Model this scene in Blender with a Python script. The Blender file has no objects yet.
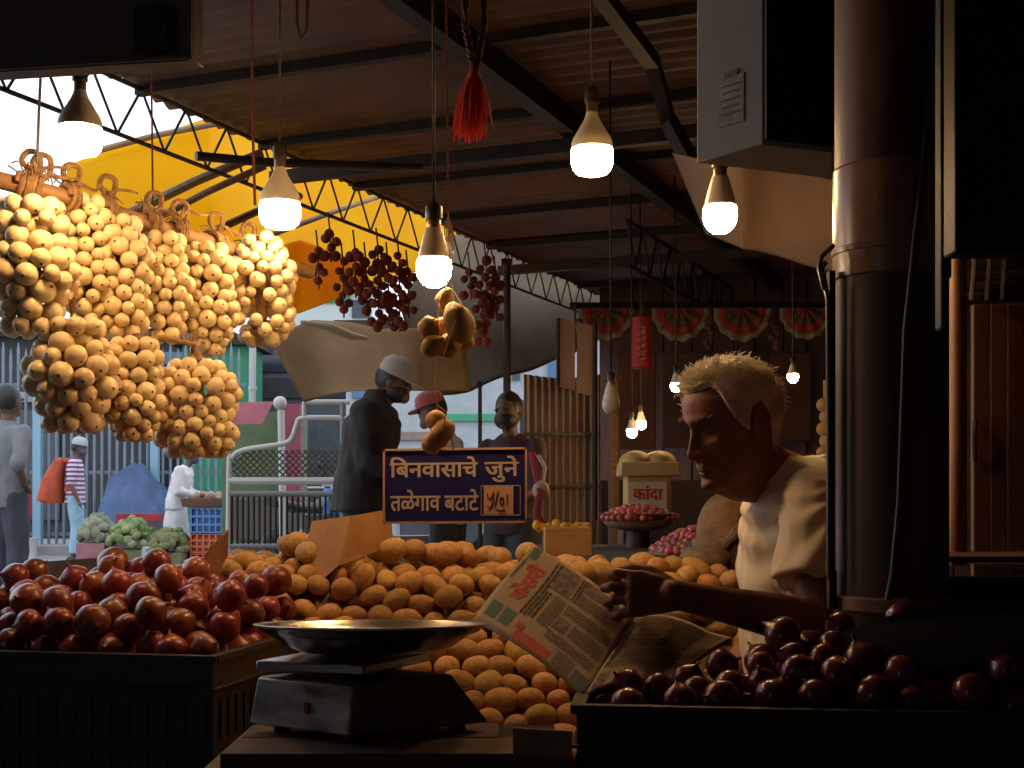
import bpy, math, random
import numpy as np
from mathutils import Vector, Matrix, Euler, noise
random.seed(7); np.random.seed(7)
SC = bpy.context.scene; COL = SC.collection
R = math.radians
V = Vector
F = 1300.0; HOR = 495.0; CZ = 0.9
def P(px, py, d):
    return V(((px-512)*d/F, d, CZ-(py-HOR)*d/F))
def clamp(x, a=0., b=1.): return max(a, min(b, x))
def sm(x, a, b):
    t = clamp((x-a)/(b-a)); return t*t*(3-2*t)
def lerp(a, b, t): return a+(b-a)*t
def nz(v, s=1., o=0.): return noise.noise(V(v)*s+V((o, o*1.7, o*.3)))
def interp(x, tab):
    if x <= tab[0][0]: return tab[0][1]
    for (a, p), (b, q) in zip(tab, tab[1:]):
        if x <= b: return lerp(p, q, (x-a)/(b-a))
    return tab[-1][1]
def interps(x, tab):
    xs=[t[0] for t in tab]
    if x<=xs[0]: return tab[0][1]
    if x>=xs[-1]: return tab[-1][1]
    i=max(k for k in range(len(xs)) if xs[k]<=x); i=min(i,len(xs)-2)
    p0=tab[max(i-1,0)][1]; p1=tab[i][1]; p2=tab[i+1][1]; p3=tab[min(i+2,len(tab)-1)][1]
    t=(x-xs[i])/(xs[i+1]-xs[i])
    return .5*((2*p1)+(-p0+p2)*t+(2*p0-5*p1+4*p2-p3)*t*t+(-p0+3*p1-3*p2+p3)*t**3)

def sp(pts, k=6):
    pts = [V(p) for p in pts]; q = [pts[0]]+pts+[pts[-1]]; out = []
    for i in range(1, len(q)-2):
        for j in range(k):
            t = j/k; p0, p1, p2, p3 = q[i-1], q[i], q[i+1], q[i+2]
            out.append(.5*((2*p1)+(p2-p0)*t+(2*p0-5*p1+4*p2-p3)*t*t+(3*p1-p0-3*p2+p3)*t**3))
    return out+[pts[-1]]
# ------------------------------------------------------------------ materials
MATS = {}
def lin(c):
    return tuple(((x/255)/12.92 if x/255 <= .04045 else ((x/255+.055)/1.055)**2.4) for x in c)
def mat(name, col, rough=.6, metal=0., ns=None, col2=None, stretch=(1,1,1), bump=None, vary=0., hue=0., spec=.5, trans=0., wave=None, coat=0., thresh=(.35,.65), alpha=None, sheen=0.):
    if name in MATS: return MATS[name]
    m = bpy.data.materials.new(name); m.use_nodes = True
    nt = m.node_tree; N = nt.nodes; L = nt.links
    b = N['Principled BSDF']; out = N['Material Output']
    b.inputs['Roughness'].default_value = rough; b.inputs['Metallic'].default_value = metal
    b.inputs['Specular IOR Level'].default_value = spec
    if coat: b.inputs['Coat Weight'].default_value = coat; b.inputs['Coat Roughness'].default_value = .15
    if sheen: b.inputs['Sheen Weight'].default_value = sheen
    rgb = N.new('ShaderNodeRGB'); rgb.outputs[0].default_value = (*col, 1); src = rgb.outputs[0]
    tc = N.new('ShaderNodeTexCoord'); mp = N.new('ShaderNodeMapping'); mp.inputs['Scale'].default_value = stretch
    L.new(tc.outputs['Object'], mp.inputs[0])
    if ns:
        n = N.new('ShaderNodeTexNoise'); n.inputs['Scale'].default_value = ns; n.inputs['Detail'].default_value = 5
        L.new(mp.outputs[0], n.inputs['Vector'])
        cr = N.new('ShaderNodeValToRGB'); cr.color_ramp.elements[0].position = thresh[0]; cr.color_ramp.elements[1].position = thresh[1]
        cr.color_ramp.elements[0].color = (*col, 1); cr.color_ramp.elements[1].color = (*(col2 or tuple(c*.6 for c in col)), 1)
        L.new(n.outputs['Fac'], cr.inputs[0]); src = cr.outputs[0]
    if vary or hue:
        oi = N.new('ShaderNodeObjectInfo'); hs = N.new('ShaderNodeHueSaturation')
        m1 = N.new('ShaderNodeMapRange'); m1.inputs[3].default_value = 1-vary; m1.inputs[4].default_value = 1+vary
        L.new(oi.outputs['Random'], m1.inputs[0]); L.new(m1.outputs[0], hs.inputs['Value'])
        mu = N.new('ShaderNodeMath'); mu.operation = 'MULTIPLY'; mu.inputs[1].default_value = 7.31
        fr = N.new('ShaderNodeMath'); fr.operation = 'FRACT'; L.new(oi.outputs['Random'], mu.inputs[0]); L.new(mu.outputs[0], fr.inputs[0])
        m2 = N.new('ShaderNodeMapRange'); m2.inputs[3].default_value = .5-hue; m2.inputs[4].default_value = .5+hue
        L.new(fr.outputs[0], m2.inputs[0]); L.new(m2.outputs[0], hs.inputs['Hue'])
        L.new(src, hs.inputs['Color']); src = hs.outputs[0]
    L.new(src, b.inputs['Base Color'])
    if bump:
        n2 = N.new('ShaderNodeTexNoise'); n2.inputs['Scale'].default_value = bump[0]; n2.inputs['Detail'].default_value = 4
        L.new(mp.outputs[0], n2.inputs['Vector'])
        bp = N.new('ShaderNodeBump'); bp.inputs['Strength'].default_value = bump[1]; bp.inputs['Distance'].default_value = bump[2] if len(bump) > 2 else .01
        L.new(n2.outputs['Fac'], bp.inputs['Height']); L.new(bp.outputs[0], b.inputs['Normal'])
    if trans:
        t = N.new('ShaderNodeBsdfTranslucent'); L.new(src, t.inputs['Color'])
        mx = N.new('ShaderNodeMixShader'); mx.inputs[0].default_value = trans
        L.new(b.outputs[0], mx.inputs[1]); L.new(t.outputs[0], mx.inputs[2]); L.new(mx.outputs[0], out.inputs[0])
    MATS[name] = m; return m
def emis(name, col, s):
    if name in MATS: return MATS[name]
    m = bpy.data.materials.new(name); m.use_nodes = True; nt = m.node_tree
    b = nt.nodes['Principled BSDF']; b.inputs['Base Color'].default_value = (*col, 1)
    b.inputs['Emission Color'].default_value = (*col, 1); b.inputs['Emission Strength'].default_value = s
    MATS[name] = m; return m

# ------------------------------------------------------------------ mesh builder
class MB:
    def __init__(s): s.v = []; s.f = []; s.mi = []
    def add(s, vs, fs, mi=0):
        o = len(s.v); s.v += [tuple(v) for v in vs]; s.f += [tuple(i+o for i in f) for f in fs]; s.mi += [mi]*len(fs); return s
    def box(s, c, sz, rot=None, mi=0, taper=1.):
        M = rot if rot is not None else Matrix.Identity(3); c = V(c); vs = []
        for z in (-1, 1):
            k = taper if z > 0 else 1
            for x, y in ((-1,-1),(1,-1),(1,1),(-1,1)):
                vs.append(c+M @ V((x*sz[0]/2*k, y*sz[1]/2*k, z*sz[2]/2)))
        return s.add(vs, [(3,2,1,0),(4,5,6,7),(0,1,5,4),(1,2,6,5),(2,3,7,6),(3,0,4,7)], mi)
    def hexa(s, a, b, mi=0):
        return s.add(list(a)+list(b), [(3,2,1,0),(4,5,6,7),(0,1,5,4),(1,2,6,5),(2,3,7,6),(3,0,4,7)], mi)
    def prism(s, poly, off, mi=0):
        n = len(poly); off = V(off); vs = [V(p) for p in poly]+[V(p)+off for p in poly]
        return s.add(vs, [tuple(range(n-1,-1,-1)), tuple(range(n, 2*n))]+[(i,(i+1)%n,n+(i+1)%n,n+i) for i in range(n)], mi)
    def loft(s, rings, n=16, cap=True, mi=0, p=2.):
        vs = []; fs = []
        for c, a, b in rings:
            for i in range(n):
                t = 2*math.pi*i/n; ct = math.cos(t); st = math.sin(t)
                ct = math.copysign(abs(ct)**(2/p), ct); st = math.copysign(abs(st)**(2/p), st)
                vs.append(V(c)+V(a)*ct+V(b)*st)
        for k in range(len(rings)-1):
            for i in range(n):
                j = (i+1) % n; fs.append((k*n+i, k*n+j, (k+1)*n+j, (k+1)*n+i))
        if cap:
            fs.append(tuple(range(n-1,-1,-1))); m = (len(rings)-1)*n; fs.append(tuple(range(m, m+n)))
        return s.add(vs, fs, mi)
    def tube(s, pts, r, n=8, cap=True, mi=0, round_=False, flat=1., side=None):
        pts = [V(p) for p in pts]; k = len(pts)
        rs = list(r) if hasattr(r, '__len__') else [r]*k
        T = [(pts[min(i+1,k-1)]-pts[max(i-1,0)]).normalized() for i in range(k)]
        u = V(side) if side is not None else (V((0,0,1)) if abs(T[0].z) < .9 else V((1,0,0)))
        rings = []
        for i in range(k):
            w = T[i].cross(u)
            if w.length < 1e-6: w = T[i].orthogonal()
            w.normalize(); u = w.cross(T[i]).normalized()
            if round_ and i == 0:
                for q in (80, 50, 25):
                    rings.append((pts[0]-T[0]*rs[0]*math.sin(R(q)), w*rs[0]*math.cos(R(q)), u*rs[0]*math.cos(R(q))*flat))
            rings.append((pts[i], w*rs[i], u*rs[i]*flat))
            if round_ and i == k-1:
                for q in (25, 50, 80):
                    rings.append((pts[i]+T[i]*rs[i]*math.sin(R(q)), w*rs[i]*math.cos(R(q)), u*rs[i]*math.cos(R(q))*flat))
        return s.loft(rings, n, cap, mi)
    def ell(s, c, r, rot=None, nu=16, nv=10, mi=0):
        M = rot if rot is not None else Matrix.Identity(3); c = V(c)
        r = (r, r, r) if not hasattr(r, '__len__') else r; vs = []; fs = []
        vs.append(c+M @ V((0,0,-r[2])))
        for j in range(1, nv):
            ph = -math.pi/2+math.pi*j/nv
            for i in range(nu):
                t = 2*math.pi*i/nu; vs.append(c+M @ V((r[0]*math.cos(ph)*math.cos(t), r[1]*math.cos(ph)*math.sin(t), r[2]*math.sin(ph))))
        vs.append(c+M @ V((0,0,r[2]))); e = len(vs)-1
        for i in range(nu):
            j = (i+1) % nu; fs.append((0, 1+j, 1+i)); fs.append((e, e-nu+i, e-nu+j))
            for k in range(nv-2): a = 1+k*nu; fs.append((a+i, a+j, a+nu+j, a+nu+i))
        return s.add(vs, fs, mi)
    def lathe(s, prof, n=24, M=None, c=(0,0,0), mi=0, cap=True, mis=None):
        M = M if M is not None else Matrix.Identity(3); c = V(c); vs = []
        for r, z in prof:
            for i in range(n):
                t = 2*math.pi*i/n; vs.append(c+M @ V((r*math.cos(t), r*math.sin(t), z)))
        o = len(s.v); s.v += [tuple(v) for v in vs]
        for k in range(len(prof)-1):
            for i in range(n):
                j = (i+1) % n; s.f.append((o+k*n+i, o+k*n+j, o+(k+1)*n+j, o+(k+1)*n+i)); s.mi.append(mis[k] if mis else mi)
        if cap:
            s.f.append(tuple(range(o+n-1, o-1, -1))); s.mi.append(mis[0] if mis else mi)
            m = o+(len(prof)-1)*n; s.f.append(tuple(range(m, m+n))); s.mi.append(mis[-1] if mis else mi)
        return s
    def grid(s, fn, nu, nv, mi=0, closeu=False):
        vs = [fn(i/(nu if closeu else nu), j/nv) for j in range(nv+1) for i in range(nu if closeu else nu+1)]
        w = nu if closeu else nu+1; fs = []
        for j in range(nv):
            for i in range(nu):
                i2 = (i+1) % w; fs.append((j*w+i, j*w+i2, (j+1)*w+i2, (j+1)*w+i))
        return s.add(vs, fs, mi)
    def mesh(s, name='m', mats=None, smooth=True, ang=None):
        me = bpy.data.meshes.new(name); me.from_pydata(s.v, [], s.f)
        for p, k in zip(me.polygons, s.mi): p.material_index = k
        for m in (mats or []): me.materials.append(m)
        me.validate(); me.update()
        if smooth: me.polygons.foreach_set('use_smooth', [True]*len(me.polygons)); 
        if smooth and ang is not None:
            me.set_sharp_from_angle(angle=R(ang))
        return me
def link(name, me, parent=None, loc=None, rot=None, scale=None):
    o = bpy.data.objects.new(name, me); COL.objects.link(o)
    if parent is not None: o.parent = parent
    if loc is not None: o.location = loc
    if rot is not None: o.rotation_euler = rot
    if scale is not None: o.scale = scale
    return o
def obj(name, mb, m, parent=None, smooth=True, ang=40, origin=None, sol=0., bev=0.):
    ms = m if isinstance(m, (list, tuple)) else [m]
    if origin is not None and parent is None:
        o_ = V(origin); mb.v = [tuple(V(v)-o_) for v in mb.v]
    elif parent is not None:
        o_ = parent['_o'] if '_o' in parent else None
        if o_: o_ = V(o_); mb.v = [tuple(V(v)-o_) for v in mb.v]
    me = mb.mesh(name, ms, smooth, ang)
    o = link(name, me, parent)
    if origin is not None and parent is None: o.location = origin; o['_o'] = tuple(origin)
    elif parent is not None and '_o' in parent: o['_o'] = parent['_o']; 
    if sol: md = o.modifiers.new('s', 'SOLIDIFY'); md.thickness = sol; md.offset = 0
    if bev: md = o.modifiers.new('b', 'BEVEL'); md.width = bev; md.segments = 2; md.limit_method = 'ANGLE'
    return o
def thing(name, label, cat, origin=(0,0,0), group=None):
    o = bpy.data.objects.new(name, None); COL.objects.link(o); o.empty_display_size = .05
    o.location = origin; o['_o'] = tuple(origin); o['label'] = label; o['category'] = cat
    if group: o['group'] = group
    return o
def tag(o, label, cat, group=None):
    o['label'] = label; o['category'] = cat
    if group: o['group'] = group
    return o
def struct(name, mb, m, **k):
    o = obj(name, mb, m, **k); o['kind'] = 'structure'; return o
def frame_from_z(z, x=None):
    z = V(z).normalized(); x = V(x) if x is not None else z.orthogonal()
    y = z.cross(x).normalized(); x = y.cross(z).normalized()
    return Matrix((x, y, z)).transposed()
def axes(x, y, z): return Matrix((V(x), V(y), V(z))).transposed()
def rotz(a): return Matrix.Rotation(a, 3, 'Z')
def remesh(mb, vox, mats, smooth_it=6, name='m', post=None, factor=.5):
    me = mb.mesh('tmp', [], True); o = bpy.data.objects.new('tmp', me); COL.objects.link(o)
    md = o.modifiers.new('r', 'REMESH'); md.mode = 'VOXEL'; md.voxel_size = vox; md.use_smooth_shade = True
    if smooth_it:
        m2 = o.modifiers.new('s', 'SMOOTH'); m2.factor = factor; m2.iterations = smooth_it
    dg = bpy.context.evaluated_depsgraph_get(); dg.update()
    me2 = bpy.data.meshes.new_from_object(o.evaluated_get(dg)); me2.name = name
    bpy.data.objects.remove(o); bpy.data.meshes.remove(me)
    if post:
        dat = [(v.co.copy(), v.normal.copy()) for v in me2.vertices]
        out_ = [c for p, n in dat for c in post(p, n)]
        me2.vertices.foreach_set('co', out_); me2.update()
    me2.materials.clear()
    for m in mats: me2.materials.append(m)
    me2.polygons.foreach_set('use_smooth', [True]*len(me2.polygons))
    return me2
def plink(name, me, parent, m=None):
    o_ = V(parent['_o'])
    me.transform(Matrix.Translation(-o_)); o = link(name, me, parent); o['_o'] = parent['_o']; return o
def text_mb(body, size, bold=.0, depth=.0015):
    """lettering in the xy plane, z up towards the reader; returns MB and width,height bounds"""
    c = bpy.data.curves.new('t', 'FONT'); c.body = body; c.size = size; c.resolution_u = 3
    o = bpy.data.objects.new('t', c); COL.objects.link(o)
    dg = bpy.context.evaluated_depsgraph_get(); dg.update()
    me = bpy.data.meshes.new_from_object(o.evaluated_get(dg))
    vs = [V(v.co) for v in me.vertices]; fs = [tuple(p.vertices) for p in me.polygons]
    bpy.data.objects.remove(o)
    mb = MB(); sh = [(0,0)] if not bold else [(a*bold*size, b*bold*size*.6) for a in (-1, -.5, 0, .5, 1) for b in (-1, 0, 1)]
    for k, (dx, dy) in enumerate(sh):
        mb.add([(v.x+dx, v.y+dy, depth+k*1e-6) for v in vs], fs)
    xs = [v[0] for v in mb.v]; ys = [v[1] for v in mb.v]
    return mb, (min(xs), max(xs), min(ys), max(ys))
def fit_text(body, fn, u0, u1, v0, v1, bold=.0):
    """lettering stretched over the u,v rectangle of a surface fn(u,v,h)"""
    mb, (a, b, c, d) = text_mb(body, 1., bold)
    out = MB(); out.f = mb.f; out.mi = mb.mi
    out.v = [tuple(fn(lerp(u0, u1, (v[0]-a)/(b-a)), lerp(v1, v0, (v[1]-c)/(d-c)), v[2])) for v in mb.v]
    return out

# ------------------------------------------------------------------ materials list
M_roof = mat('rusty_sheet', (.15,.058,.015), .6, .0, ns=3, col2=(.08,.030,.009), bump=(30,.3,.004), stretch=(1,1,1))
M_beam = mat('dark_steel', (.026,.018,.014), .55, .5, ns=8, col2=(.045,.025,.016))
M_truss = mat('grey_steel', (.10,.09,.085), .5, .5, ns=10, col2=(.07,.045,.03))
M_black = mat('near_black', (.012,.010,.009), .6)
M_blackplastic = mat('black_plastic', (.014,.012,.011), .45, ns=60, col2=(.03,.026,.022))
M_dirtcard = mat('cardboard', (.50,.27,.11), .85, ns=14, col2=(.40,.20,.08), bump=(80,.15,.002))
M_dirtcard2 = mat('brown_board', (.16,.075,.04), .8, ns=12, col2=(.10,.05,.03))
M_wood = mat('rough_wood', (.13,.062,.03), .75, ns=5, col2=(.07,.035,.018), stretch=(1,8,8), bump=(20,.3,.003))
M_bamboo = mat('bamboo', (.36,.20,.09), .6, ns=6, col2=(.22,.11,.05), stretch=(1,1,1))
M_rope = mat('jute_rope', (.34,.20,.09), .9, ns=60, col2=(.20,.11,.05), bump=(150,.6,.003))
M_darkrope = mat('dark_rope', (.05,.028,.02), .85, ns=80, col2=(.09,.04,.025), bump=(150,.6,.003))
M_wire = mat('wire_black', (.02,.017,.015), .5)
M_redcord = mat('cord_red', (.15,.04,.025), .8)
M_cream = mat('bulb_housing', (.72,.62,.48), .4, spec=.4)
M_brass = mat('bulb_cap', (.35,.22,.12), .35, .8)
M_socket = mat('bulb_socket', (.04,.03,.026), .4)
M_sack = mat('jute_sack', (.34,.21,.11), .95, ns=30, col2=(.22,.13,.07), bump=(220,.7,.003))
M_skin = mat('skin_brown', (.26,.11,.058), .55, ns=18, col2=(.19,.075,.04), bump=(120,.25,.002), spec=.35)
M_skin2 = mat('skin_far', (.13,.065,.042), .6)
M_hairw = mat('white_hair', (.72,.62,.46), .5, ns=25, col2=(.42,.36,.26))
M_hairb = mat('black_hair', (.02,.018,.016), .5)

# ------------------------------------------------------------------ the setting
A = R(22.5)
E1 = V((math.sin(A), math.cos(A), 0)); E2 = V((math.cos(A), -math.sin(A), 0))
RZ = 2.6
EAVE = P(105, 68, 1.7*F/427); EAVE.z = 0
def RP(a, b, z=RZ): # a along depth, b across to the right of the eave line
    p = EAVE+E1*a+E2*b; return V((p.x, p.y, z))
mb = MB(); mb.box((2, 8, -.05), (40, 60, .1)); struct('floor', mb, mat('asphalt', (.30,.29,.28), .9, ns=2, col2=(.22,.21,.2), bump=(60,.3,.01)))
# corrugated roof
def roof_fn(u, v):
    a = lerp(-8.5, 6.3, v); b = 7.4*u
    z = RZ+.013*math.sin(a*2*math.pi/.11)
    if u < .01: b = -.06+.05*nz((a*3, 0, 0))
    return RP(a, b, z)
mb = MB(); mb.grid(roof_fn, 6, 14*60)
struct('ceiling', mb, M_roof, ang=None, sol=.004)
# beams under the roof
def beam(name, pts, w, h, m=M_beam):
    mb = MB()
    for a, b in zip(pts, pts[1:]):
        d = (b-a); L = d.length; d.normalize(); up = V((0,0,1)); sd = d.cross(up).normalized()
        mb.box((a+b)/2, (L, w, h), axes(d, sd, sd.cross(d)))
    return struct(name, mb, m)
k = 1
for b in (1.55, 3.3, 5.4):
    beam('trim_%d' % k, [RP(-8, b, RZ-.09), RP(5.8, b, RZ-.09)], .07, .1); k += 1
for a in (-7, -5.6, -4.2, -2.9, -1.6, -.7, .2, 1.1, 2.0, 2.9, 3.8, 4.7, 5.6):
    beam('trim_%d' % k, [RP(a, 0, RZ-.035), RP(a, 7.3, RZ-.035)], .04, .04); k += 1
for a in (-2.0, 1.2, 4.0):
    beam('trim_%d' % k, [RP(a, .0, RZ-.17), RP(a, 7.3, RZ-.17)], .05, .06); k += 1
beam('trim_%d' % k, [P(560, -60, 3.6)+V((0,0,.0)), P(652, 62, 4.6), P(668, 120, 4.9), P(700, 180, 4.7)], .05, .05); k += 1
# lattice truss under the eave
t = thing('roof_truss', 'long lattice truss of thin steel rods under the roof edge', 'roof truss', RP(-2, 0, RZ-.25))
mb = MB(); mb.tube([RP(-3, .02, RZ-.03), RP(5.8, .02, RZ-.03)], .010, 8); obj('top_chord', mb, M_truss, t)
mb = MB(); mb.tube([RP(-3, .02, RZ-.25), RP(5.8, .02, RZ-.25)], .010, 8); obj('bottom_chord', mb, M_truss, t)
n = 0; a = -2.2
while a < 5.6:
    for s_ in (0, 1):
        mb = MB(); z0, z1 = (RZ-.03, RZ-.25) if s_ == 0 else (RZ-.25, RZ-.03)
        mb.tube([RP(a+s_*.15, .02, z0), RP(a+s_*.15+.15, .02, z1)], .006, 6); obj('brace', mb, M_truss, t)
    a += .3
t = thing('roof_truss', 'second dark lattice truss deeper under the roof, past the pompom strings', 'roof truss', RP(2, 1.4, RZ-.3))
mb = MB(); mb.tube([RP(3.1, 1.2, RZ-.1), RP(5.8, 1.2, RZ-.1)], .015, 6); obj('top_chord', mb, M_beam, t)
mb = MB(); mb.tube([RP(3.1, 1.2, RZ-.36), RP(5.8, 1.2, RZ-.36)], .015, 6); obj('bottom_chord', mb, M_beam, t)
a = 3.1
while a < 5.6:
    for s_ in (0, 1):
        mb = MB(); z0, z1 = (RZ-.1, RZ-.36) if s_ == 0 else (RZ-.36, RZ-.1)
        mb.tube([RP(a+s_*.15, 1.2, z0), RP(a+s_*.15+.15, 1.2, z1)], .008, 6); obj('brace', mb, M_beam, t)
    a += .3
mb = MB(); mb.tube([P(196, 156, 5.0), P(262, 162, 5.15), P(420, 168, 5.7)], .018, 10)
tag(obj('steel_pipe', mb, M_truss), 'grey steel pipe running across below the roof edge over the yellow tarpaulin', 'pipe')

# enclosure of the market hall: unseen walls behind and beside the photographer added to block skylight, rear wall of the shed
M_wall = mat('dark_wall', (.035,.024,.018), .9, ns=3, col2=(.02,.014,.01))
mb = MB(); mb.box((.72, -2.9, 1.5), (7.96, .1, 3.2)); struct('wall_front_unseen', mb, M_wall)  # stops short of the left wall, an added gap for skylight fill
mb = MB(); mb.box((-3.75, 0, 1.5), (.1, 6, 3.2)); struct('wall_left_unseen', mb, M_wall)
mb = MB(); mb.box((4.6, 4, 1.5), (.1, 14, 3.2)); struct('wall_right_unseen', mb, M_wall)
M_plank = mat('red_brown_planks', (.12,.040,.015), .6, ns=4, col2=(.07,.024,.010), stretch=(6,6,1))
WR = P(700, 400, 10.3); WR.z = 0
mb = MB(); xx = -.75
while xx < 4.0:
    w = random.uniform(.16, .3); p = WR+E2*(xx+w/2)+E1*random.uniform(-.012, .012)
    mb.box(p+V((0,0,1.3)), (w-.012, .04, 2.6), axes(E2, E1, (0,0,1))); xx += w
mb.box(WR+E2*1.6+E1*.05+V((0,0,1.3)), (4.9, .03, 2.6), axes(E2, E1, (0,0,1)))
struct('wall_back', mb, M_plank, smooth=False)
# column
M_col = mat('column_wrap', (.13,.062,.033), .5, ns=4, col2=(.09,.042,.024), bump=(14,.25,.006), stretch=(1,1,.4))
CC = V((.636, 2.18, 0)); CR = .0925
t = thing('pillar', 'thick round brown wrapped pillar in front of the seated man', 'pillar', CC)
mb = MB(); mb.lathe([(CR, 0.0), (CR, 2.57)], 48, c=CC); obj('shaft', mb, M_col, t)
mb = MB(); mb.lathe([(CR+.001, 1.260), (CR+.0035, 1.262), (CR+.0035, 1.441), (CR+.003, 1.444), (CR+.001, 1.446)], 48, c=CC, cap=False)
mb.lathe([(CR+.001, 1.299), (CR+.0055, 1.302), (CR+.0055, 1.310), (CR+.001, 1.314)], 48, c=CC, cap=False); obj('tape_band', mb, mat('brown_tape', (.30,.17,.09), .28, ns=6, col2=(.22,.12,.065)), t)
mb = MB(); mb.lathe([(CR+.001, 0.708), (CR+.006, 0.711), (CR+.006, 0.730), (CR+.001, 0.734)], 48, c=CC, cap=False); obj('clamp_band', mb, mat('plastic_band', (.36,.22,.14), .35), t)
mb = MB(); mb.tube([P(937, -10, 2.085), P(925, 150, 2.08), P(906, 330, 2.075), P(900, 500, 2.075), P(893, 575, 2.075), P(888, 600, 2.075)], .006, 8)
tag(obj('black_cable', mb, M_wire), 'black cable running down the face of the thick brown pillar', 'cable')
mb = MB(); mb.tube([P(826, 262, 2.14), P(822, 268, 2.14), P(828, 300, 2.14), P(829, 420, 2.14), P(829, 580, 2.14)], .0045, 8)
mb.tube([P(834, 245, 2.14), P(822, 256, 2.14), P(819, 268, 2.14), P(824, 290, 2.14)], .004, 8)
mb.box(P(831, 440, 2.16), (.010, .02, .56)); mb.box(P(832, 588, 2.16), (.012, .02, .06))
tag(obj('conduit', mb, mat('conduit_dark', (.05,.03,.022), .3)), 'dark conduit and looped cable along the left edge of the pillar', 'conduit')
# boards, pipe and planks right of the column
mb = MB(); mb.tube([P(958, 250, 2.6), P(958, 565, 2.6)], .017, 16)
tag(obj('drain_pipe', mb, mat('orange_brown_pipe', (.38,.18,.07), .5, ns=5, col2=(.28,.13,.05))), 'narrow orange-brown vertical pipe right of the thick pillar', 'pipe')
mb = MB(); mb.box(P(990, 100, 1.75)+V((.02,0,.0)), (.15, .05, .42)); mb.box(P(942, 120, 1.85), (.012, .03, .6))
tag(obj('wall_cabinet', mb, M_black, bev=.004), 'black cabinet hanging high at the right of the pillar', 'cabinet')
t = thing('plank_door', 'closed red-brown plank door beyond the narrow pipe', 'door', P(1000, 480, 2.95))
for i in range(4):
    x0 = 972+i*17; mb = MB(); a, b = P(x0, 305, 2.95), P(x0+16, 890, 2.95)
    mb.box((a+b)/2, (b.x-a.x, .02, a.z-b.z)); obj('plank', mb, M_plank, t, bev=.002)
mb = MB(); mb.box(P(998, 560, 2.9), (.18, .05, .015)); obj('sill', mb, mat('sill_tan', (.35,.2,.08), .6), t)
mb = MB(); mb.tube([P(975, 420, 2.93), P(974, 440, 2.92), P(975, 462, 2.93)], .005, 6); obj('handle', mb, M_beam, t)
mb = MB()
for i in range(7):
    z0 = 232+i*11; mb.tube([P(965, z0, 2.9), P(1060, z0-3, 2.9)], .014, 8)
for i in range(3): mb.tube([P(968+i*14, 228, 2.88), P(975+i*15, 262, 2.86), P(972+i*15, 300, 2.88)], .006, 6)
tag(obj('rolled_shutter', mb, mat('shutter_brown', (.10,.055,.035), .6, ns=20, col2=(.05,.03,.02))), 'dim ribbed roller shutter and cables above the red-brown plank door', 'shutter')
# low dark counter front behind right onions
mb = MB(); mb.box(P(1000, 612, 2.55), (.36, .04, .14)); mb.box(P(1000, 588, 2.5)+V((0,0,.06)), (.4, .2, .012))
tag(obj('side_shelf', mb, M_dirtcard2, bev=.003), 'dark brown shelf behind the shaded onions at the right', 'shelf')

# ------------------------------------------------------------------ top boxes
t = thing('metal_box', 'grey metal meter box hanging beside the pillar top, paper sticker on its side', 'box', P(763, 145, 1.8))
Nn, Ll, Rr = V((.3475, 1.8, 1.385)), V((.270, 1.9, 1.385)), V((.455, 1.842, 1.385)); Q4 = V((.4925, 1.995, 1.385))
top = V((0,0,.62))
mb = MB(); mb.hexa([Nn, Rr, Q4, Ll], [Nn+top, Rr+top, Q4+top, Ll+top]); obj('body', mb, mat('grey_paint', (.46,.40,.35), .5, ns=6, col2=(.36,.31,.27), bump=(30,.1,.002)), t, bev=.002)
# near-black slab that paints the shade on the box's right face
fd = (Rr-Nn).normalized(); fn_ = V((fd.y, -fd.x, 0))
mb = MB(); c = (Nn+Rr)/2+fn_*.003+V((0,0,.315)); mb.box(c, ((Rr-Nn).length-.004, .006, .615), axes(fd, -fn_, (0,0,1))); obj('door', mb, mat('box_side_shade', (.018,.013,.011), .6), t)
ld = (Ll-Nn).normalized(); ln = V((-ld.y, ld.x, 0)); ln = ln if ln.y < 0 else -ln
mb = MB(); c0 = Nn+ld*.058+ln*.0012+V((0,0,.075)); mb.box(c0, (.048, .001, .068), axes(ld, ln, (0,0,1)).copy()); 
st = obj('sticker', mb, mat('sticker_paper', (.62,.55,.48), .7, ns=40, col2=(.36,.31,.27)), t)
mb = MB()
for i in range(5): mb.box(c0+ln*.0012+V((0,0,.022-.010*i))+ld*0, (.036-.004*(i%2), .0005, .0025), axes(ld, ln, (0,0,1)))
mb.box(c0+ln*.0006+V((0,0,.038)), (.026, .0008, .01), axes(ld, ln, (0,0,1)))
obj('print', mb, mat('faded_print', (.30,.26,.23), .8), t)
t = thing('metal_box', 'dark metal box hanging over the onion strings at the upper left corner', 'box', P(100, 66, 1.72))
a0, b0 = V((P(-60, 72, 1.757).x, 1.763, 1.469)), V((P(193, 60, 1.7).x, 1.70, 1.469)); dd = (b0-a0).normalized(); bk = V((-dd.y, dd.x, 0))*.035
mb = MB(); mb.hexa([a0, b0, b0+bk, a0+bk], [p+V((0,0,.5)) for p in (a0, b0, b0+bk, a0+bk)]); obj('body', mb, mat('box_dark_grey', (.13,.105,.09), .5), t, bev=.002)
mb = MB(); fr = V((dd.y, -dd.x, 0))
for z_ in (.004, ): mb.box((a0+b0)/2+fr*.002+V((0,0,z_)), ((b0-a0).length, .006, .005), axes(dd, -fr, (0,0,1)))
mb.box(b0-dd*.003+fr*.002+V((0,0,.25)), (.005, .006, .5), axes(dd, -fr, (0,0,1))); obj('edge_trim', mb, mat('box_edge', (.16,.12,.09), .5), t)
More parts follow.
